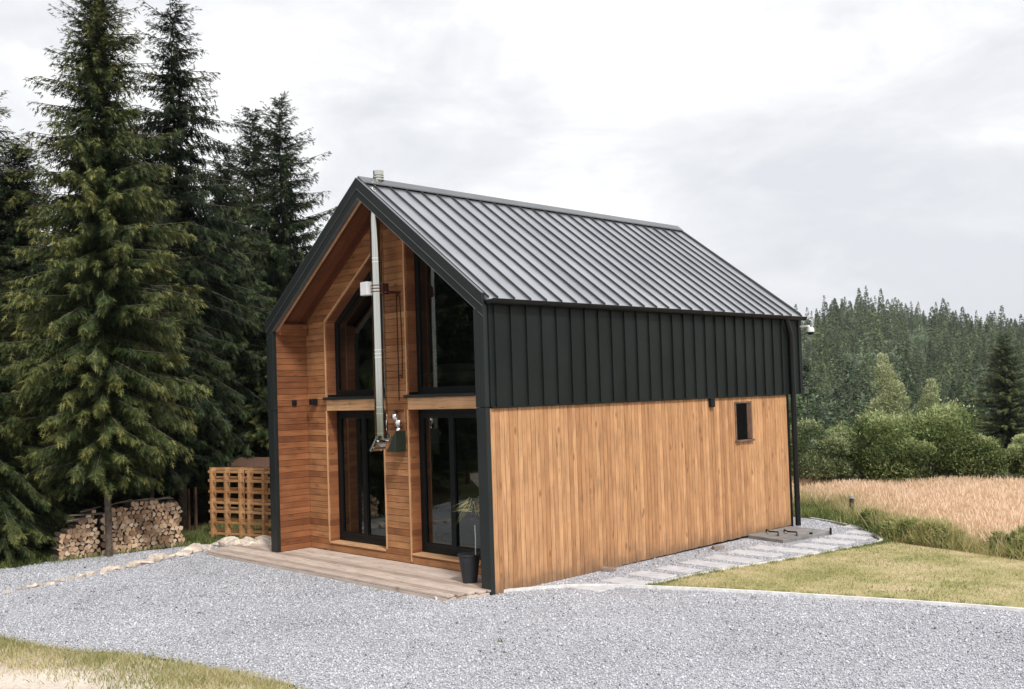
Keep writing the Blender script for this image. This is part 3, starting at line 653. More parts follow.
# planter with dry plume
pot = thing('planter', 'tall tapered black planter with a thin cane on the deck beside the corner post', 'planter', (-.655, .14, 0.002))
mb = MB(); mb.lathe((0, 0, 0), [(.10, 0), (.105, .01), (.155, .38), (.168, .385), (.168, .405), (.15, .405), (.146, .36), (.01, .355)], 28); mb.build('pot_body', 'pot', pot, smooth=True)
mb = MB(); mb.lathe((0, 0, .362), [(.145, 0), (.10, .012), (.01, .02)], 18); mb.build('soil', 'soil', pot)
mb = MB(); mb.tube([(.10, .03, .36), (.11, .03, .62), (.115, .02, .82)], .006, 6); mb.build('cane', 'white', pot)
TVs = np.array([(-.5, 0, 0), (.5, 0, 0), (-.4, .5, -.05), (.4, .5, -.05), (0, 1, -.2)]); TFs = np.array([(0, 1, 3), (0, 3, 2), (2, 3, 4)])
N = 90; t = RNG.uniform(0, 1, N); az = RNG.uniform(0, 2*PI, N); rad = .03+.10*t
pos = np.stack([rad*np.cos(az)+.11, rad*np.sin(az), 1.0+.22*np.sin(t*PI)*RNG.uniform(.5, 1.1, N)], 1)
Yd = norm(np.stack([np.cos(az)*.5, np.sin(az)*.5, -.9*t+.1], 1)); X, Y, Z = frames(Yd, RNG)
Vv, Ff, Tt = scatter(TVs, TFs, pos, X, Y, Z, np.stack([np.full(N, .005), RNG.uniform(.14, .32, N), np.full(N, .1)], 1), RNG.uniform(.5, 1.0, N))
mesh_np('dry_leaves', Vv, Ff, 'weed', Tt, pot)

# inside things seen through the glass
pl = thing('pendant_lamp', 'cone shaped beige pendant lamp hanging inside behind the right hand door', 'lamp', (-3.25, 1.8, 1.86))
mb = MB(); mb.lathe((0, 0, 0), [(.245, 0), (.24, .01), (.09, .26), (.05, .30), (.045, .30), (.085, .25), (.235, .004)], 24); mb.build('lamp_shade', 'shade', pl, smooth=True)
mb = MB(); mb.tube([(0, 0, .30), (0, 0, .61)], .008, 6); mb.build('lamp_cord', 'black', pl)
pl = thing('table_lamp', 'pale green domed lamp behind the upper left window', 'lamp', (-4.75, 1.55, 2.66))
mb = MB(); mb.lathe((0, 0, .42), [(.24, 0), (.24, .08), (.21, .2), (.13, .29), (.02, .31)], 24); mb.build('lamp_shade', 'shadegreen', pl, smooth=True)
mb = MB(); mb.lathe((0, 0, 0), [(.12, 0), (.12, .02), (.02, .04), (.02, .42), (.01, .43)], 14); mb.build('lamp_base', 'white', pl, smooth=True)
bd = thing('bed', 'bed with white bedding behind the upper right window', 'bed', (-3.0, 1.7, 2.66))
mb = MB(); mb.box(-.6, 1.4, .0, 1.8, 0.0, .25); bevel(mb.build('bed_base', 'innerfloor', bd), .02)
mb = MB(); mb.box(-.58, 1.38, .02, 1.78, .251, .42); bevel(mb.build('mattress', 'linen', bd), .06, 3)
mb = MB(); mb.box(-.3, .4, .08, .45, .43, .56); bevel(mb.build('pillow', 'linen', bd), .06, 3)

# ------------------------------------------------------------------ yard things
ht = thing('utility_hatch', 'flat grey hatch lid on the gravel at the rear corner of the side wall', 'hatch', (0.03, 6.1, G0))
mb = MB(); mb.prism([(-.02, .2, 0), (.82, .0, 0), (.98, 1.42, 0), (.02, 1.6, 0)], (0, 0, .075)); bevel(mb.build('lid', 'hatch', ht), .008)
for (ax, ay) in ((.28, .45), (.55, .62)):
    mb = MB(); mb.tube([(ax-.22, ay+.25, .076), (ax-.21, ay+.24, .115), (ax, ay, .125), (ax+.16, ay+.03, .125), (ax+.24, ay-.10, .12), (ax+.25, ay-.12, .076)], .014, 8); mb.build('handle', 'black', ht, smooth=True)
mb = MB(); mb.lathe((.88, .85, .076), [(.03, 0), (.03, .03), (.01, .035)], 10); mb.build('bolt', 'black', ht)
mb = MB(); mb.tube([(.99, 1.36, 0), (.99, 1.36, .14)], .02, 8); mb.build('peg', 'black', ht)
for (x, y, rz, lab) in ((.16, 2.25, .5, 'small brown brick lying on the gravel nearest the front corner of the house'), (.32, 4.9, 1.1, 'small brown brick lying on the gravel halfway along the side wall')):
    mb = MB(); mb.box(-.10, .10, -.05, .05, 0, .07); o = bevel(mb.build('brick', 'brick', loc=(x, y, G0+.01)), .006); o.rotation_euler = (0.05, 0.04, rz); tag(o, lab, 'brick')
mp_ = thing('marker_post', 'short dark marker post with a pale cap at the edge of the dry field', 'post', (*where(847, 20.4), G0))
mb = MB(); mb.tube([(0, 0, 0), (0, 0, .42)], .045, 10); mb.build('post_shaft', 'black', mp_)
mb = MB(); mb.lathe((0, 0, .271), [(.05, .15), (.05, .21), (.01, .225)], 10); mb.build('post_cap', 'grey', mp_)

# pallets standing as a screen
def make_pallet():
    p = thing('pallet', 'x', 'pallet')
    for x in (-.39, 0, .39):
        mb = MB(); mb.box(x-.030, x+.030, -.075, .045, 0, 1.42); bevel(mb.build('stringer', 'pallet', p), .004)
    for k in range(7):
        z = .10+k*.208
        for yy in (-.052, .048):
            q_ = .035*((k*7) % 3-1)*.4; mb = MB(); mb.box(-.49, .49, yy, yy+.020, z-.026+(.055 if yy > 0 else 0)+q_, z+.026+(.055 if yy > 0 else 0)+q_); bevel(mb.build('slat', 'pallet', p), .003)
    return p
P0 = make_pallet(); labs = ['bare wooden pallet standing upright at the left end of the pallet screen', 'bare wooden pallet standing upright in the middle of the pallet screen', 'bare wooden pallet of the screen standing closest to the house']
pa = np.array(where(208, 20.6)); pb = np.array(where(300, 19.4)); dr_ = (pb-pa)/np.linalg.norm(pb-pa); az = math.atan2(dr_[1], dr_[0])
for k in range(3):
    o = P0 if k == 0 else copy_tree(P0)
    c = pa+dr_*(.50+k*1.0); o.location = (c[0], c[1], G0+.02); o.rotation_euler = (random.uniform(-.02, .02), random.uniform(-.01, .01), az+random.uniform(-.02, .02)); o['label'] = labs[k]; o['group'] = 'pallets standing as a screen'

# border stones
def rock(loc, s, seed):
    r = random.Random(seed); import bmesh
    bm = bmesh.new(); bmesh.ops.create_icosphere(bm, subdivisions=2, radius=1)
    cuts = [Vector((r.gauss(0, 1), r.gauss(0, 1), r.gauss(0, 1))).normalized() for _ in range(9)]
    for v in bm.verts:
        for c in cuts:
            d = v.co.dot(c)-r.uniform(.55, .6)
            if d > 0: v.co -= c*d*.92
        v.co = Vector((v.co.x*s[0], v.co.y*s[1], v.co.z*s[2]))
    me = bpy.data.meshes.new('border_stone'); bm.to_mesh(me); bm.free(); me.materials.append(M['rock'])
    o = bpy.data.objects.new('border_stone', me); COL.objects.link(o); o.location = loc; o.rotation_euler = (r.uniform(-.2, .2), r.uniform(-.2, .2), r.uniform(0, 6.28)); return o
line = [(-5.99, -4.34), (-6.29, -3.5), (-6.68, -2.38), (-7.04, -1.42), (-7.59, -.16)]
pts = []
for i in range(4):
    a, b_ = np.array(line[i]), np.array(line[i+1]); n = int(np.linalg.norm(b_-a)/.17)
    for q in range(n): pts.append((a+(b_-a)*q/n, (i+q/n)/4))
back = [(-5.2, -6.4), (-5.6, -5.4)]
for k, (p, t) in enumerate(pts):
    s = .06+.11*t**1.2*random.uniform(.5, 1.3)+random.uniform(0, .02)
    tag(rock((p[0]+random.uniform(-.07, .07), p[1]+random.uniform(-.05, .05), G0+.02+s*.15), (s*1.35, s*.9, s*.62), 100+k), 'rough pale stone in the low row dividing the gravel', 'stone', 'stones in the low dividing row')
for k in range(26):
    t = random.random(); p = np.array((-7.55, -.1))*(1-t)+np.array((-6.2, .55))*t; s = random.uniform(.09, .20)
    tag(rock((p[0]+random.uniform(-.3, .1), p[1]+random.uniform(-.05, .3), G0+.02+s*.3), (s*1.3, s, s*.75), 300+k), 'pale rock heaped at the left end of the deck in front of the pallets', 'stone', 'rocks heaped beside the deck')

# firewood
def log(y, z, x, rad, r, ln=.34):
    n = r.choice([3, 4, 4, 5, 5, 6, 9]); a0 = r.uniform(0, 6.28)
    poly = []
    for q in range(n):
        t = a0+2*PI*(q+r.uniform(-.18, .18))/n; rr = rad*r.uniform(.9, 1.2)*(1.2 if n == 3 else 1.06 if n < 5 else 1); poly.append((rr*math.cos(t), rr*math.sin(t)))
    mb = MB(); mb.prism([(0, p[0], p[1]) for p in poly][::-1], (-ln, 0, 0), 1, 0)
    o = mb.build('firewood_log', ['logend', 'bark'], loc=(x, y, z)); o.rotation_euler = (0, r.uniform(-.05, .05), r.uniform(-.09, .09))
    return tag(o, 'split log with a pale cut end in the stacked firewood', 'log', 'split logs in the firewood stacks')
rl = random.Random(21); nlog = 0
for (ya, yb, top_) in ((-2.66, -1.98, lambda y: .42+(y+2.66)*.72), (-1.90, -.38, lambda y: .84+.05*math.sin(y*4)+.03*(y+1.9))):
    z = .045; row = 0
    while z < 1.0:
        y = ya+(.043 if row % 2 else 0)
        while y < yb+rl.uniform(-.03, .03)-(.10*z):
            if z < top_(y): xb_ = -8.56+.13*(y+2.66)/2.3; log(y+rl.uniform(-.012, .012), G0+z+rl.uniform(-.008, .008), xb_+rl.uniform(-.035, .035), .049*rl.uniform(.82, 1.16), rl); nlog += 1
            y += .086
        z += .077; row += 1
for k in range(9):
    mb = MB(); ln = rl.uniform(.4, .8); mb.box(-.03, .03, -ln/2, ln/2, 0, .012); o = mb.build('bark_strip', 'barkpale')
    y = rl.uniform(-2.5, -.6); o.location = (-8.55+rl.uniform(-.05, .05), y, G0+(.93 if y > -1.9 else .42+(y+2.66)*.72+.04)+rl.uniform(0, .03)); o.rotation_euler = (rl.uniform(-.1, .12), rl.uniform(-.3, .3), rl.uniform(-.5, .5)); tag(o, 'thin grey strip of bark lying on top of the firewood', 'bark strip', 'bark strips on the firewood')
# dark open woodshed behind the pallets
sx, sy = where(262, 22.4)
sh = thing('woodshed', 'low dark open woodshed with a brown board roof half hidden behind the pallet screen', 'shed', (sx, sy, G0), az)
sh.scale = (1, .55, .88)
for (x, y) in ((-.9, -.5), (.9, -.5), (-.9, .6), (.9, .6)):
    mb = MB(); mb.box(x-.05, x+.05, y-.05, y+.05, 0, 1.42); mb.build('post', 'rust', sh)
mb = MB(); mb.prism([(-1.05, -.65, 1.43), (1.05, -.65, 1.43), (1.05, .75, 1.62), (-1.05, .75, 1.62)], (0, 0, .06)); mb.build('roof', 'rust', sh)
mb = MB(); mb.box(-1.05, 1.05, -.70, -.655, 1.34, 1.50); mb.build('roof_beam', 'rust', sh)
mb = MB(); mb.box(-.95, .95, .55, .6, 0.1, 1.3); mb.build('back_panel', 'oldwood', sh)
for k, (u_, lab) in enumerate(((186.5, 'thin reddish upright stake beside the firewood, left of the pair'), (193.5, 'thin reddish upright stake nearer the pallets, right of the pair'))):
    x, y = where(u_, 21.3); mb = MB(); mb.box(-.035, .035, -.02, .02, 0, .95+.03*k); tag(mb.build('stake', 'rust', loc=(x, y, G0)), lab, 'stake')

# ------------------------------------------------------------------ vegetation generators
SPV = np.array([(-.07, 0, 0), (.07, 0, 0), (-.085, .5, .0), (.085, .5, .0), (0, 1, 0),
                (.0, .15, 0), (.42, .42, -.06), (.06, .30, 0), (0, .15, 0), (-.42, .42, -.06), (-.06, .30, 0),
                (.0, .45, 0), (.34, .74, -.05), (.05, .58, 0), (0, .45, 0), (-.34, .74, -.05), (-.05, .58, 0)])
SPF = np.array([(0, 1, 3), (0, 3, 2), (2, 3, 4), (5, 6, 7), (8, 10, 9), (11, 12, 13), (14, 16, 15)])
STT = np.array([-.08, -.08, 0, 0, .22, -.05, .16, 0, -.05, .16, 0, 0, .2, .05, 0, .2, .05])
def make_spruce(name, seed, Hh, Rm, z0=0.6, step=.21, nb=7, dens=1.0, sz=.26, mat='needle', barkm='bark', tr=.11, droop=.5, sparse=0.0, parent=None):
    g = np.random.default_rng(seed); pos, dirs, scl, tone = [], [], [], []; tb = MB()
    path = [(.03*math.sin(z*.8+seed), .03*math.cos(z*.9), z) for z in np.linspace(-.15, Hh, 14)]
    tb.tube(path, [max(.008, tr*(1-(z+.15)/(Hh+.15))**.9) for z in np.linspace(-.15, Hh-.02, 14)], 9)
    z = z0
    while z < Hh-.05:
        f = 1-z/Hh; nbr = max(4, int(nb*(.6+.5*f)+g.integers(-1, 2)))
        for k in range(nbr):
            if g.random() < sparse: continue
            a = 2*PI*(k+g.uniform(-.4, .4))/nbr+z*2.1; z_keep = z; ln = Rm*(f**.5)*g.choice([.55, .8, .95, 1.0, 1.2])*g.uniform(.8, 1.1)+.05; zb = z; z = z+g.uniform(-.5, .5)*step
            if z < z0+1.3: ln *= g.uniform(.35, .6)+.35*(z-z0)/1.3
            s0 = .55-1.0*f**.6*droop*1.6+g.uniform(-.25, .2)
            n = max(3, int(ln/.055*dens)); t = (np.arange(n)+g.uniform(0, 1, n))/n; t = .05+.95*t
            rx = ln*t; rz = z+s0*rx-.10*rx*rx*droop+.22*np.maximum(0, t-.7)**1.3*ln
            P = np.stack([rx*math.cos(a), rx*math.sin(a), rz], 1)
            tb.tube([(0, 0, z), (P[n//2][0], P[n//2][1], P[n//2][2]), (P[-1][0], P[-1][1], P[-1][2])], [.016*f+.006, .009, .003], 4, cap=False)
            out = np.array([math.cos(a), math.sin(a), s0]); lat = np.array([-math.sin(a), math.cos(a), 0])
            for side in (-1, 0, 1, 2, 3):
                m_ = n; sd = side if side < 2 else g.uniform(-.5, .5); hang = side > 1
                d = out[None]*g.uniform(.5, 1.0, (m_, 1))+lat[None]*(sd*g.uniform(.5, 1.1, (m_, 1)))+g.normal(0, .18, (m_, 3))
                d[:, 2] -= g.uniform(.2, 1.6, m_)*(droop+.3)*(2.2 if hang else 1 if side else .6)*min(1, .25+f*2.0)
                pos.append(P+lat[None]*(sd*(.09 if hang else .02))+g.normal(0, .02, (m_, 3))-np.array([0, 0, 1.0])*(g.uniform(0, .17 if hang else .03, (m_, 1)))); dirs.append(norm(d)); scl.append(sz*g.uniform(.7, 1.25, m_)*(1.05-.45*t)*(.55+.6*min(1, f*1.8)))
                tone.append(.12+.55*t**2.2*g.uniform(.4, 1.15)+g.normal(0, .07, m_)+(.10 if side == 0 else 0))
            z = zb
        z += step*g.uniform(.75, 1.25)*(.55+.6*f)
    pos = np.concatenate(pos); dirs = np.concatenate(dirs); scl = np.concatenate(scl); tone = np.concatenate(tone)
    up = np.tile(np.array([0, 0, 1.0]), (len(pos), 1))+g.normal(0, .35, pos.shape); X, Y, Z = frames(dirs, g, up)
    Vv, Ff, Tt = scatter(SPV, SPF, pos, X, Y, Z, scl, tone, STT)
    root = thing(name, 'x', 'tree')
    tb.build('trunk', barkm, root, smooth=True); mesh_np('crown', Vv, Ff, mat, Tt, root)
    return root
def put(o, loc, rz, s, label, group=None, sz=None, cat='spruce tree'):
    o.location = loc; o.rotation_euler = (0, 0, rz); o.scale = (s, s, sz or s); o['label'] = label; o['category'] = cat
    if group: o['group'] = group
    return o
# near spruces
S1 = make_spruce('spruce_tree', 1, 10.6, 2.1, z0=1.7, step=.17, nb=11, dens=1.2, sz=.205, tr=.066, droop=.6)
S2 = make_spruce('spruce_tree', 2, 11.6, 2.35, z0=2.2, step=.25, nb=9, dens=1.0, sz=.23, tr=.10, droop=.75, sparse=.12)
S3 = make_spruce('spruce_tree', 3, 12.0, 2.6, z0=.8, step=.27, nb=9, dens=.85, sz=.27, mat='needleblue', tr=.12, droop=.35, sparse=.08)
S4 = make_spruce('spruce_tree', 4, 8.4, 2.3, z0=.7, step=.21, nb=9, dens=1.0, sz=.225, tr=.10, droop=.7)
S5 = make_spruce('spruce_tree', 5, 10, 1.4, z0=2.0, step=.33, nb=6, dens=1.0, sz=.24, mat='needleblue', tr=.07, droop=.5, sparse=.2)
ZB = G0
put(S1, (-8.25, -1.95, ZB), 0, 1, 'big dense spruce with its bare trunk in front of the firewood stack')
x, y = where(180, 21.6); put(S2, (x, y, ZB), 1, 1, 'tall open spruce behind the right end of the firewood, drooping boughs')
x, y = where(287, 31); put(S3, (x, y, ZB), .5, 1.02, 'pointed spruce rising just left of the gable, right one of the distant pair')
c = copy_tree(S3); x, y = where(259, 33); put(c, (x, y, ZB), 2.5, 1.04, 'pointed spruce left of and slightly behind the one beside the gable')
x, y = where(226, 24.5); put(S4, (x, y, ZB+.5), 0, .98, 'broad yellow green spruce hanging over the pallets')
x, y = where(234, 29); put(S5, (x, y, ZB), 0, 1.0, 'thin sparse spruce standing between two full spruces against the sky')
x, y = where(-10, 22); c = copy_tree(S2); put(c, (x, y, ZB), 3.0, 1.0, 'spruce cut by the left edge of the picture with sky showing through', sz=.85)
x, y = where(-4, 18.2); c = copy_tree(S4); put(c, (x, y, ZB-.3), 1.3, .66, 'low spruce whose boughs reach the gravel left of the firewood')
x, y = where(34, 19.6); c = copy_tree(S4); put(c, (x, y, ZB-.3), 4.2, .46, 'small spruce tucked between the big spruce and the left edge')
x, y = where(22, 21.5); c = copy_tree(S1); put(c, (x, y, ZB), 4.0, .92, 'full spruce rising between the big spruce and the left edge of the picture', sz=.80)
x, y = where(150, 20.8); c = copy_tree(S1); put(c, (x, y, ZB), 2.2, .80, 'shorter dense spruce behind the firewood between the two tallest')
x, y = where(634, 47); c = copy_tree(S5); put(c, (x, y, ZB-2), 1, 1.24, 'thin spruce tip showing above the far end of the roof ridge, left of the pair')
x, y = where(651, 46); c = copy_tree(S3); put(c, (x, y, ZB-2), 1, 1.0, 'bushy spruce tip showing above the roof ridge, right of the pair', sz=.97)
x, y = where(1006, 44); c = copy_tree(S3); put(c, (x, y, hgt(x, y)-.5), 1.5, .78, 'dark spruce standing taller than the bushes at the right edge', sz=.58)
# wood behind them: rows closing the view to the left, and trees left of the yard that the windows mirror
rt = np.random.default_rng(31); srcs = [S2, S3, S4, S1]
bk = []
for k in range(46):
    u_ = rt.uniform(-160, 345); dep = rt.uniform(27, 58); x, y = where(u_, dep); Ht = min(rt.uniform(.50, .74)*dep*.30, 11)
    bk.append((x, y, Ht))
for k in range(16):
    t = k/15; bk.append((-13-9*t+rt.uniform(-2, 2), -6.5-11*t+rt.uniform(-1.5, 1.5), rt.uniform(8.5, 12)))
for k in range(22):
    u_ = 20+k*12+rt.uniform(-8, 8); x, y = where(u_, rt.uniform(23.5, 28)); bk.append((x, y, rt.uniform(4.2, 5.5)))
for k in range(14): bk.append((-12-rt.uniform(0, 14), rt.uniform(-5, -1), rt.uniform(7, 10)))
for (x, y, Ht) in bk:
    k = int(rt.integers(0, 4)) if Ht > 5.6 else 2; s0 = (11.6, 12.0, 8.4, 10.6)[k]; c = copy_tree(srcs[k]); s = Ht/s0
    put(c, (x, y, ZB), rt.uniform(0, 6), max(s, .72 if Ht > 5.6 else .8), 'spruce in the dark wood left of and behind the yard', 'spruces of the dark wood', sz=s)

# leafy bush generator
LV = np.array([(-.5, .0, 0), (.5, .0, 0), (.32, .55, .04), (-.32, .55, .04), (0, 1, 0)]); LF = np.array([(0, 1, 2), (0, 2, 3), (3, 2, 4)])
def make_bush(name, label, cat, loc, rx, ry, h, n, mat, seed, lobes=14, leaf=(.034, .066), group=None, tonebase=.2, shape='dome'):
    g = np.random.default_rng(seed); C_ = []; n = int(n*1.7)
    for k in range(lobes):
        a = g.uniform(0, 2*PI); r = math.sqrt(g.uniform(0, 1))*.75; hh = (g.uniform(.10, .50) if k % 2 else g.uniform(.45, .80))*(1-.45*r*r)
        C_.append((r*math.cos(a)*rx, r*math.sin(a)*ry, hh*h, g.uniform(.26, .40)*min(rx, h)))
    if shape == 'spire': C_ = [(g.normal(0, .10)*rx, g.normal(0, .1)*ry, h*t, rx*(.62*(1-t)+.12)) for t in np.linspace(.15, .93, lobes)]
    C_ = np.array(C_); idx = g.choice(lobes, n, p=C_[:, 3]**2/np.sum(C_[:, 3]**2)); nrm = norm(g.normal(size=(n, 3))); nrm[:, 2] = np.abs(nrm[:, 2])*.9-.35*(g.random(n) < .45); nrm = norm(nrm)
    rr = C_[idx, 3]*(1+g.normal(0, .10, n))*np.where(g.random(n) < .15, g.uniform(1.0, 1.3, n), 1)
    P = C_[idx, :3]+nrm*rr[:, None]; P[:, 2] = np.maximum(P[:, 2], .03)
    d = norm(nrm*.7+np.array([0, 0, .35])+g.normal(0, .7, (n, 3))); X, Y, Z = frames(d, g)
    tn = tonebase+.13+.45*np.clip(nrm[:, 2], -.2, 1)*(P[:, 2]/h)+g.normal(0, .13, n)  # high, upward-facing leaves paler: lit tops and shaded bottoms put into the tone
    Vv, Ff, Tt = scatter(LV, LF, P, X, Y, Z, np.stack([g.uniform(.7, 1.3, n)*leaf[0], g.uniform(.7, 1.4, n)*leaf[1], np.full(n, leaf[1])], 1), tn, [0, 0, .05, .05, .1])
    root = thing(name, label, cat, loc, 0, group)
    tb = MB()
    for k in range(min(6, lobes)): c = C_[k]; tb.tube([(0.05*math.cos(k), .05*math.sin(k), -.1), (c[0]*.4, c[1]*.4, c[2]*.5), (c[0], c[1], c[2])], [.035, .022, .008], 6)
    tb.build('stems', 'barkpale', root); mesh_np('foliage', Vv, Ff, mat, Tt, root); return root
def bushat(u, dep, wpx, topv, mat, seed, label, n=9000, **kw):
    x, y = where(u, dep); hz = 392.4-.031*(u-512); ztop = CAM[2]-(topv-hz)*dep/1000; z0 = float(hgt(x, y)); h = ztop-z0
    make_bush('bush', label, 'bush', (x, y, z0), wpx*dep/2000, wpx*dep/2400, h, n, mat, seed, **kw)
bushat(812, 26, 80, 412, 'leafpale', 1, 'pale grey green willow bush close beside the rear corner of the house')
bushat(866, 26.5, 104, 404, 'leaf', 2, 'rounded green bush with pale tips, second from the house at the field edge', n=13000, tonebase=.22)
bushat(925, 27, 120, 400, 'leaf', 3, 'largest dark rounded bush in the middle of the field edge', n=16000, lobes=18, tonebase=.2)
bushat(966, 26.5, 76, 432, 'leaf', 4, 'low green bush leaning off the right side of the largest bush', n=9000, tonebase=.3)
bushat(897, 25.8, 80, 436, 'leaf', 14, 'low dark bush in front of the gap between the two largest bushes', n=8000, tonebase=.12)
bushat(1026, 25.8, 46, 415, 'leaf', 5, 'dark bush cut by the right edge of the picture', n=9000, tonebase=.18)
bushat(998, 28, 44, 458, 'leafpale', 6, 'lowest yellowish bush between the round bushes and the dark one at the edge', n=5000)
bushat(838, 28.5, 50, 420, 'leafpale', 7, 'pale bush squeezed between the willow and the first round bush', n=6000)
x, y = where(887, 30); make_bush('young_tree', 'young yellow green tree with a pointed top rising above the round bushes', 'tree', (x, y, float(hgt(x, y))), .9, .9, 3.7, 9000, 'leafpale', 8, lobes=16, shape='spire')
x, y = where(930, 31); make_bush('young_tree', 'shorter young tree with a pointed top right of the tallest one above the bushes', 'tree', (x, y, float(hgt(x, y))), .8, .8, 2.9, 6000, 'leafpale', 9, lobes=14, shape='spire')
for k in range(9):   # bushes along the same edge outside the frame, in the same row
    u_ = 1070+k*45 if k < 4 else 780-(k-4)*60; x, y = where(u_, 27+k % 3)
    make_bush('bush', 'green bush of the same hedge row hidden by the house or beyond the frame', 'bush', (x, y, float(hgt(x, y))), 1.3, 1.2, 1.9+.2*(k % 3), 6000, 'leaf', 40+k, group='bushes continuing the field edge') if k < 2 else None

# far forest
def far_tree(seed, h, rad, n, decid=False):
    g = np.random.default_rng(seed)
    if decid:
        nrm = norm(g.normal(size=(n, 3))); lob = g.integers(0, 7, n); Cc = g.uniform(-1, 1, (7, 3))*np.array([.45*rad, .45*rad, .22*h])+np.array([0, 0, .62*h])
        P = Cc[lob]+nrm*rad*.6*g.uniform(.8, 1.1, (n, 1))*np.array([1, 1, 1.3]); d = norm(nrm+g.normal(0, .5, (n, 3))); tn = .35+.25*nrm[:, 2]+g.normal(0, .1, n); s = g.uniform(.5, 1.0, n)*rad*.30
    else:
        t = g.uniform(0, 1, n)**1.25; lay = np.round(t*19)/19+g.normal(0, .016, n); lay = np.clip(lay, 0, .99); a = g.uniform(0, 2*PI, n)
        rr = rad*(1-lay)**.85*np.sqrt(g.uniform(.15, 1, n))*(1+.25*np.sin(a*3+seed+lay*9)); P = np.stack([rr*np.cos(a), rr*np.sin(a), .10*h+lay*.9*h-.16*rr], 1)
        d = norm(np.stack([np.cos(a), np.sin(a), np.full(n, -.45)], 1)+g.normal(0, .3, (n, 3))); tn = .22+.35*rr/rad/np.maximum(.2, (1-lay)**.85)*.7+g.normal(0, .1, n); s = g.uniform(.6, 1.2, n)*rad*.36*(1-.55*lay)
    X, Y, Z = frames(d, g, np.tile([0, 0, 1.0], (n, 1))+g.normal(0, .5, (n, 3)))
    V, F, T = scatter(np.array([(-.45, 0, 0), (.45, 0, 0), (0, 1, 0)]), np.array([(0, 1, 2)]), P, X, Y, Z, s, tn, [-.05, -.05, .15])
    return V, F, T
protos = []
for k in range(6):
    dec = k >= 4; V, F, T = far_tree(60+k, 1.0*(1 if not dec else .7), .135+.03*(k % 3) if not dec else .24, 620 if not dec else 520, dec)
    protos.append((V, F, T, dec))
roots = []
for k, (V, F, T, dec) in enumerate(protos):
    r = thing('hillside_tree', 'x', 'tree'); mesh_np('crown', V, F, 'farleaf' if dec else 'farneedle', T, r)
    tb = MB(); tb.tube([(0, 0, -.05), (0, 0, .95 if not dec else .5)], [.012, .002], 6); tb.build('trunk', 'bark', r); roots.append(r)
rf = np.random.default_rng(77); spots = []
while len(spots) < 3600:
    u_ = rf.uniform(640, 1130); dep = math.sqrt(rf.uniform(75**2, 440**2)); x, y = where(u_, dep)
    w = -.41*x+.912*y
    if w < 62: continue
    z = float(hgt(x, y)); hh = rf.uniform(9, 15)*(.9 if dep < 130 else 1)*(1.15 if dep > 380 else 1)
    spots.append((dep, x, y, z, hh*rf.choice([.6, .8, .95, 1.0, 1.2])*rf.uniform(.85, 1.1), u_))
spots.sort()
inview = [s for s in spots if 780 < s[5] < 1040]; rest = [s for s in spots if not 780 < s[5] < 1040]
ind = inview[:285]; rest += inview[285:]
def kindof(dep): return int(rf.integers(4, 6)) if rf.random() < (.38 if 170 < dep < 340 else .14) else int(rf.integers(0, 4))
used = set()
for (dep, x, y, z, hh, u_) in ind:
    k = kindof(dep); dec = k >= 4; r = roots[k] if k not in used else copy_tree(roots[k]); used.add(k)
    s = hh*(1.0 if not dec else .85)
    put(r, (x, y, z), rf.uniform(0, 6), s*rf.uniform(.85, 1.15), 'small pale leafy tree among conifers on the hillside across the valley' if dec else 'small conifer on the wooded hillside across the valley', 'leafy trees on the far hillside' if dec else 'conifers on the far hillside', sz=s, cat='tree')
VV, FF, TT, off = [], [], [], 0
VD, FD, TD, offd = [], [], [], 0
for (dep, x, y, z, hh, u_) in rest:
    k = kindof(dep); V, F, T, dec = protos[k]; a = rf.uniform(0, 6.28); ca, sa = math.cos(a), math.sin(a); q = rf.uniform(.85, 1.2)*hh*(1 if not dec else .85)
    Vn = np.stack([(V[:, 0]*ca-V[:, 1]*sa)*q+x, (V[:, 0]*sa+V[:, 1]*ca)*q+y, V[:, 2]*hh*(1 if not dec else .85)+z], 1)
    tj = T+rf.uniform(-.13, .13)
    if dec: VD.append(Vn); FD.append(F+offd); TD.append(tj); offd += len(V)
    else: VV.append(Vn); FF.append(F+off); TT.append(tj); off += len(V)
tag(mesh_np('far_forest', np.concatenate(VV), np.concatenate(FF), 'farneedle', np.concatenate(TT)), 'mass of dark conifers covering the ridge across the valley', 'forest', kind='stuff')
tag(mesh_np('far_leafy_forest', np.concatenate(VD), np.concatenate(FD), 'farleaf', np.concatenate(TD)), 'paler leafy trees scattered through the conifers of the far ridge', 'forest', kind='stuff')

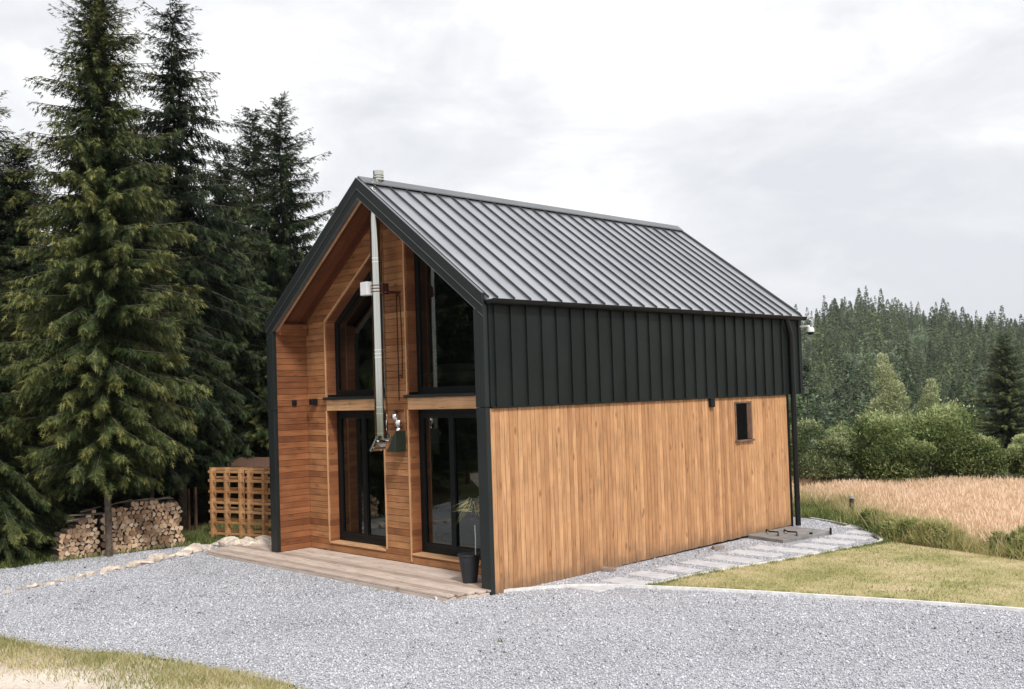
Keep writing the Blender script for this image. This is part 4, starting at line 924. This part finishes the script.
# ------------------------------------------------------------------ ground cover
GV = np.array([(-.5, 0, 0), (.5, 0, 0), (.3, .55, .08), (-.3, .55, .08), (0, 1, .3)]); GF = np.array([(0, 1, 2), (0, 2, 3), (3, 2, 4)])
def rpoints(poly, dens, rng, test=None):
    P = np.array(poly); lo, hi = P.min(0), P.max(0); n = int((hi[0]-lo[0])*(hi[1]-lo[1])*dens)
    Q = rng.uniform(lo, hi, (n, 2)); Q = Q[inpoly(Q, poly)]
    return Q if test is None else Q[test(Q)]
def blades(name, Q, hmin, hmax, wd, mat, label, cat, rng, tone=(.3, .25), lean=.5, z=G0+.012, hz=None):
    n = len(Q); pos = np.stack([Q[:, 0], Q[:, 1], np.full(n, z)], 1); d = norm(np.stack([rng.normal(0, lean, n), rng.normal(0, lean, n), np.ones(n)], 1)); X, Y, Z = frames(d, rng)
    hh = rng.uniform(hmin, hmax, n); hh = hh if hz is None else hh*hz
    tn = rng.normal(tone[0], tone[1], n)+.25*np.sin(Q[:, 0]*1.7+np.sin(Q[:, 1]*2.1))*np.sin(Q[:, 1]*1.3)
    V, F, T = scatter(GV, GF, pos, X, Y, Z, np.stack([np.full(n, wd)*rng.uniform(.7, 1.3, n), hh, hh], 1), tn, [0, 0, .03, .03, .08])
    return tag(mesh_np(name, V, F, mat, T), label, cat, kind='stuff')
rg = np.random.default_rng(5)
def clump(Q, s=1.0, ph=0.0): return .5+.5*np.sin(Q[:, 0]*3.1*s+ph+2*np.sin(Q[:, 1]*1.9*s))*np.sin(Q[:, 1]*2.7*s+1.3*np.sin(Q[:, 0]*2.3*s+ph))
vis = [(1.2, 1.4), (10, 3.6), (10, 6.5), (1.9, 8.5)]
Ql = rpoints(lawn, 2600, rg, lambda Q: (Q[:, 0] < 9) & (rg.random(len(Q)) < .28+.6*clump(Q)*clump(Q, 2.3, 1)))
blades('lawn_grass', Ql, .015, .055, .007, 'grass', 'short half dry mown grass between the kerb and the field', 'grass', rg, tone=(.48, .30))
ed = np.array(smoothpoly(edging[5:], 2)+smoothpoly(lawnside, 2)); k = rg.integers(0, len(ed), 9000); Qe = ed[k]+rg.normal(0, .07, (9000, 2))+np.array([0.02, .06]); Qe = Qe[inpoly(Qe, lawn)]
blades('edge_grass', Qe, .03, .07, .007, 'grass', 'slightly longer green grass along the kerb of the lawn', 'grass', rg, tone=(.12, .15))
# grass verge at the lower left
fe = np.array(front_edge); seg = rg.integers(0, len(fe)-1, 95000); tt = rg.random(95000)[:, None]; Qf = fe[seg]*(1-tt)+fe[seg+1]*tt
offs = rg.gamma(1.7, .30, 95000); Qf = Qf+np.stack([rg.normal(0, .06, 95000)+offs*.25, -offs+.04], 1); kp = (rg.random(len(Qf)) < np.clip(1.15-offs*.85, .03, 1)*(.12+.8*clump(Qf, .9, 1)*clump(Qf, 2.6, 3)+.15)) & (Qf[:, 0] < 4) & (Qf[:, 0] > -7)
blades('verge_grass', Qf[kp], .03, .095, .008, 'grass', 'patchy green verge grass between the gravel and the sandy track', 'grass', rg, tone=(.38, .2))
# forest edge grass
Qg = rpoints([(-8.6, -4.6), (-8.3, -2.8), (-8.35, -1.1), (-8.0, -.1), (-7.0, .4), (-6.2, .7), (-7, 3.2), (-10.5, 3.0), (-12, -4.5)], 900, rg)
blades('forest_grass', Qg, .04, .12, .010, 'weed', 'fresh green grass under the spruces around the firewood', 'grass', rg, tone=(.12, .15))
# weeds strip
wl_ = np.array(weedline); seg = rg.integers(0, len(wl_)-1, 34000); tt = rg.random(34000)[:, None]; Qw = wl_[seg]*(1-tt)+wl_[seg+1]*tt; Qw = Qw+np.stack([rg.normal(0, .05, 34000)+.12, np.abs(rg.normal(.0, .55, 34000))+.02], 1)
kp = rg.random(len(Qw)) < .25+.75*clump(Qw, .8, .4); Qw = Qw[kp]
blades('weeds', Qw, .10, .42, .009, 'weed', 'tangled green and yellow weeds along the edge of the dry field', 'weeds', rg, tone=(.68, .30), lean=.5, hz=.55+.6*clump(Qw, 1.3, 2))
Qx = rpoints([(-4.5, 9.3), (-.5, 9.36), (-.1, 9.2), (1.0, 8.52), (2.15, 7.25), (2.35, 7.2), (.95, 8.75), (-.6, 10.4), (-4.2, 11.7)], 1500, rg)
blades('rough_grass', Qx, .06, .24, .011, 'weed', 'rough green grass between the end of the path and the dry field', 'grass', rg, tone=(.38, .25))
kk = rg.integers(0, len(Qw), 2600); Qt2 = Qw[kk]+rg.normal(0, .1, (2600, 2))+np.array([0, .1])
blades('weed_stalks', Qt2, .30, .60, .010, 'crop', 'tall dry stalks standing up out of the weeds at the field edge', 'weeds', rg, tone=(.25, .3), lean=.22)
# leafy clumps in the weeds
rwc = np.random.default_rng(8)
for k, (u_, dp, h_) in enumerate(((893, 17.6, .40), (905, 17.3, .34), (925, 17.0, .42), (938, 16.8, .36), (1005, 15.9, .30), (868, 18.8, .28), (1016, 15.6, .38))):
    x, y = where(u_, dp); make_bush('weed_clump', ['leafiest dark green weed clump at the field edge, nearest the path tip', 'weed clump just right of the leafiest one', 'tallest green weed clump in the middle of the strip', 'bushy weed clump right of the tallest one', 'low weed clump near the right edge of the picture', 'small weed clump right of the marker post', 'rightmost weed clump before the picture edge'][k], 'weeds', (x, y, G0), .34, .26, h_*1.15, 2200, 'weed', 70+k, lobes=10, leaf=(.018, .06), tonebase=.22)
# dry field grass: stem + feathery head
CV = np.array([(-.03, 0, 0), (.03, 0, 0), (0, .8, .02), (-.5, .62, 0), (.5, .66, .02), (.25, .95, .05), (0, 1.05, .08), (-.3, .9, .05)]); CF = np.array([(0, 1, 2), (3, 4, 5), (3, 5, 7), (7, 5, 6)])
def wtest(Q): return (-.41*Q[:, 0]+.912*Q[:, 1] < 15.4)
Qc = rpoints(fieldp, 800, rg, wtest); dist = np.hypot(Qc[:, 0]-CAM[0], Qc[:, 1]-CAM[1]); ang = np.arctan2(Qc[:, 0]-CAM[0], Qc[:, 1]-CAM[1]); kp = (ang > -.62) & (ang < -.20); Qc = Qc[kp]
wy = np.interp(Qc[:, 0], [p[0] for p in weedline], [p[1] for p in weedline]); dw = Qc[:, 1]-wy; Qc = Qc[(dw > .35) & (rg.random(len(Qc)) < np.clip((dw-.3)/1.3, .08, 1))]
n = len(Qc); pos = np.stack([Qc[:, 0], Qc[:, 1], np.full(n, G0)], 1); d = norm(np.stack([rg.normal(0, .3, n), rg.normal(0, .3, n), np.ones(n)], 1)); X, Y, Z = frames(d, rg)
hh = rg.uniform(.17, .36, n)*(.8+.3*clump(Qc, .5)); V, F, T = scatter(CV, CF, pos, X, Y, Z, np.stack([rg.uniform(.014, .034, n), hh, hh], 1), rg.normal(.55, .18, n)+.15*(clump(Qc, .35)-.5), [-.5, -.5, -.2, 0, 0, .1, .15, .1])
tag(mesh_np('dry_field_grass', V, F, 'crop', T), 'field of dry pinkish seeding grass behind the lawn', 'field grass', kind='stuff')
# gravel stones
OV = np.array([(1, 0, 0), (-1, 0, 0), (0, 1, 0), (0, -1, 0), (0, 0, 1), (0, 0, -1)], float); OF = np.array([(0, 2, 4), (2, 1, 4), (1, 3, 4), (3, 0, 4), (2, 0, 5), (1, 2, 5), (3, 1, 5), (0, 3, 5)])
def gravelok(Q):
    x, y = Q[:, 0], Q[:, 1]
    ok = ~((x > -W-.02) & (x < .03) & (y > -.06) & (y < LW+.1)) & ~((x > -7.1) & (x < -.2) & (y > -.745) & (y < .65)) & ~((x > .02) & (x < 1.05) & (y > 6.1) & (y < 7.7))
    dd = np.hypot(x-CAM[0], y-CAM[1]); return ok & (x < 8.2) & (x > -9.3) & (y < 9.3) & (y > -6.2) & ~((x > -6) & (x < -.3) & (y > .6))
Qs = rpoints(yard, 1500, rg, gravelok)
onpath = (Qs[:, 0] > .5) & (Qs[:, 0] < 1.9) & (Qs[:, 1] > .9) & (Qs[:, 1] < 9)
inx = np.mod(Qs[:, 1]-.95, .62) < .37; Qs = Qs[~(onpath & inx & (rg.random(len(Qs)) < .70))]
n = len(Qs); pos = np.stack([Qs[:, 0], Qs[:, 1], G0+.014+rg.uniform(0, .008, n)], 1); Yd = norm(rg.normal(size=(n, 3))); X, Y, Z = frames(Yd, rg)
sc = rg.lognormal(math.log(.0078), .36, n)[:, None]*rg.uniform(.65, 1.3, (n, 3)); sc = np.minimum(sc, .026)
V, F, T = scatter(OV, OF, pos, X, Y, Z, sc, np.clip(rg.normal(.53, .17, n)-.35*(rg.random(n) < .05)-.30*(rg.random(n) < .35*clump(Qs, .8, 2)**6)+.08*np.sin(Qs[:, 0]*1.1+1.5*np.sin(Qs[:, 1]*.9))*np.sin(Qs[:, 1]*1.6+Qs[:, 0]*.4), 0, 1))
tag(mesh_np('gravel_stones', V, F, 'pebble', T), 'loose light grey crushed stone covering the yard', 'gravel', kind='stuff')
# small weeds poking through the gravel
for k, (x, y) in enumerate(((1.95, -1.75), (-1.55, -.82), (2.9, 1.9))):
    Qt = np.array([x, y])+rg.normal(0, .03, (26, 2)); n = 26; d = norm(np.stack([rg.normal(0, .6, n), rg.normal(0, .6, n), np.ones(n)], 1)); X, Y, Z = frames(d, rg)
    V, F, T = scatter(GV, GF, np.stack([Qt[:, 0], Qt[:, 1], np.full(n, G0)], 1), X, Y, Z, np.stack([np.full(n, .008), rg.uniform(.04, .08, n), rg.uniform(.04, .08, n)], 1), rg.normal(.3, .1, n))
    tag(mesh_np('grass_tuft', V, F, 'grass', T), ['tiny grass tuft alone in the middle of the front gravel', 'tiny grass tuft against the front edge of the deck', 'tiny grass tuft growing at the foot of the lawn kerb'][k], 'grass tuft')

# ------------------------------------------------------------------ light
SUN_EL, SUN_AZ = math.radians(48), math.radians(112)      # azimuth from +Y towards +X
sv = Vector((math.sin(SUN_AZ)*math.cos(SUN_EL), math.cos(SUN_AZ)*math.cos(SUN_EL), math.sin(SUN_EL)))
sd = bpy.data.lights.new('sun', 'SUN'); sd.energy = 3.0; sd.angle = math.radians(9); sd.color = (1.0, .965, .91)
so = bpy.data.objects.new('sun', sd); COL.objects.link(so); so.rotation_euler = (-sv).to_track_quat('-Z', 'Y').to_euler(); so.location = (20, -10, 30)
wd = bpy.data.worlds.new('World'); SC.world = wd; wd.use_nodes = True; nt = wd.node_tree
bg = nt.nodes['Background']; sky = nd(nt, 'ShaderNodeTexSky', sky_type='NISHITA'); sky.sun_disc = False; sky.sun_elevation = SUN_EL; sky.sun_rotation = SUN_AZ; sky.dust_density = 3
tc = nd(nt, 'ShaderNodeTexCoord'); mp = nd(nt, 'ShaderNodeMapping'); mp.inputs['Scale'].default_value = (1, 1, 2.3); mp.inputs['Location'].default_value = (3.1, 1.7, 0.4); lk(nt, tc.outputs['Generated'], mp.inputs[0])
n1 = nd(nt, 'ShaderNodeTexNoise'); n1.inputs['Scale'].default_value = 2.1; n1.inputs['Detail'].default_value = 9; n1.inputs['Roughness'].default_value = .52; n1.inputs['Distortion'].default_value = .35; lk(nt, mp.outputs[0], n1.inputs['Vector'])
n2 = nd(nt, 'ShaderNodeTexNoise'); n2.inputs['Scale'].default_value = 6.5; n2.inputs['Detail'].default_value = 10; n2.inputs['Roughness'].default_value = .58; n2.inputs['Distortion'].default_value = .6; lk(nt, mp.outputs[0], n2.inputs['Vector'])
tt_ = math_(nt, 'MULTIPLY_ADD', math_(nt, 'SUBTRACT', n2.outputs[0], .5), .42, n1.outputs[0])
cl = ramp(nt, [(.36, (7.9, 8.05, 8.45)), (.46, (8.9, 9.0, 9.3)), (.52, (9.7, 9.8, 9.95)), (.60, (11.6, 11.6, 11.6))], tt_)
cloud = mix(nt, .93, sky.outputs[0], cl.outputs[0]); lk(nt, cloud, bg.inputs[0]); bg.inputs[1].default_value = 0.1
hz = MB(); hz.box(-960, 960, -560, 1160, -26, 60)
m, nt2, b = newmat('haze_air'); nt2.nodes.remove(b); pv = nd(nt2, 'ShaderNodeVolumePrincipled'); pv.inputs['Density'].default_value = 0.0002; pv.inputs['Color'].default_value = (.86, .91, 1, 1); pv.inputs['Anisotropy'].default_value = 0.2
lk(nt2, pv.outputs[0], nt2.nodes['Material Output'].inputs['Volume'])
tag(hz.build('haze', m), kind='stuff')
SC.cycles.volume_bounces = 0
vs = SC.view_settings; vs.view_transform = 'Standard'; vs.look = 'None'; vs.exposure = 0.08; vs.gamma = 1; vs.use_curve_mapping = False
SC.cycles.max_bounces = 6; SC.cycles.transparent_max_bounces = 8
print('logs', nlog, 'inds', len(ind))
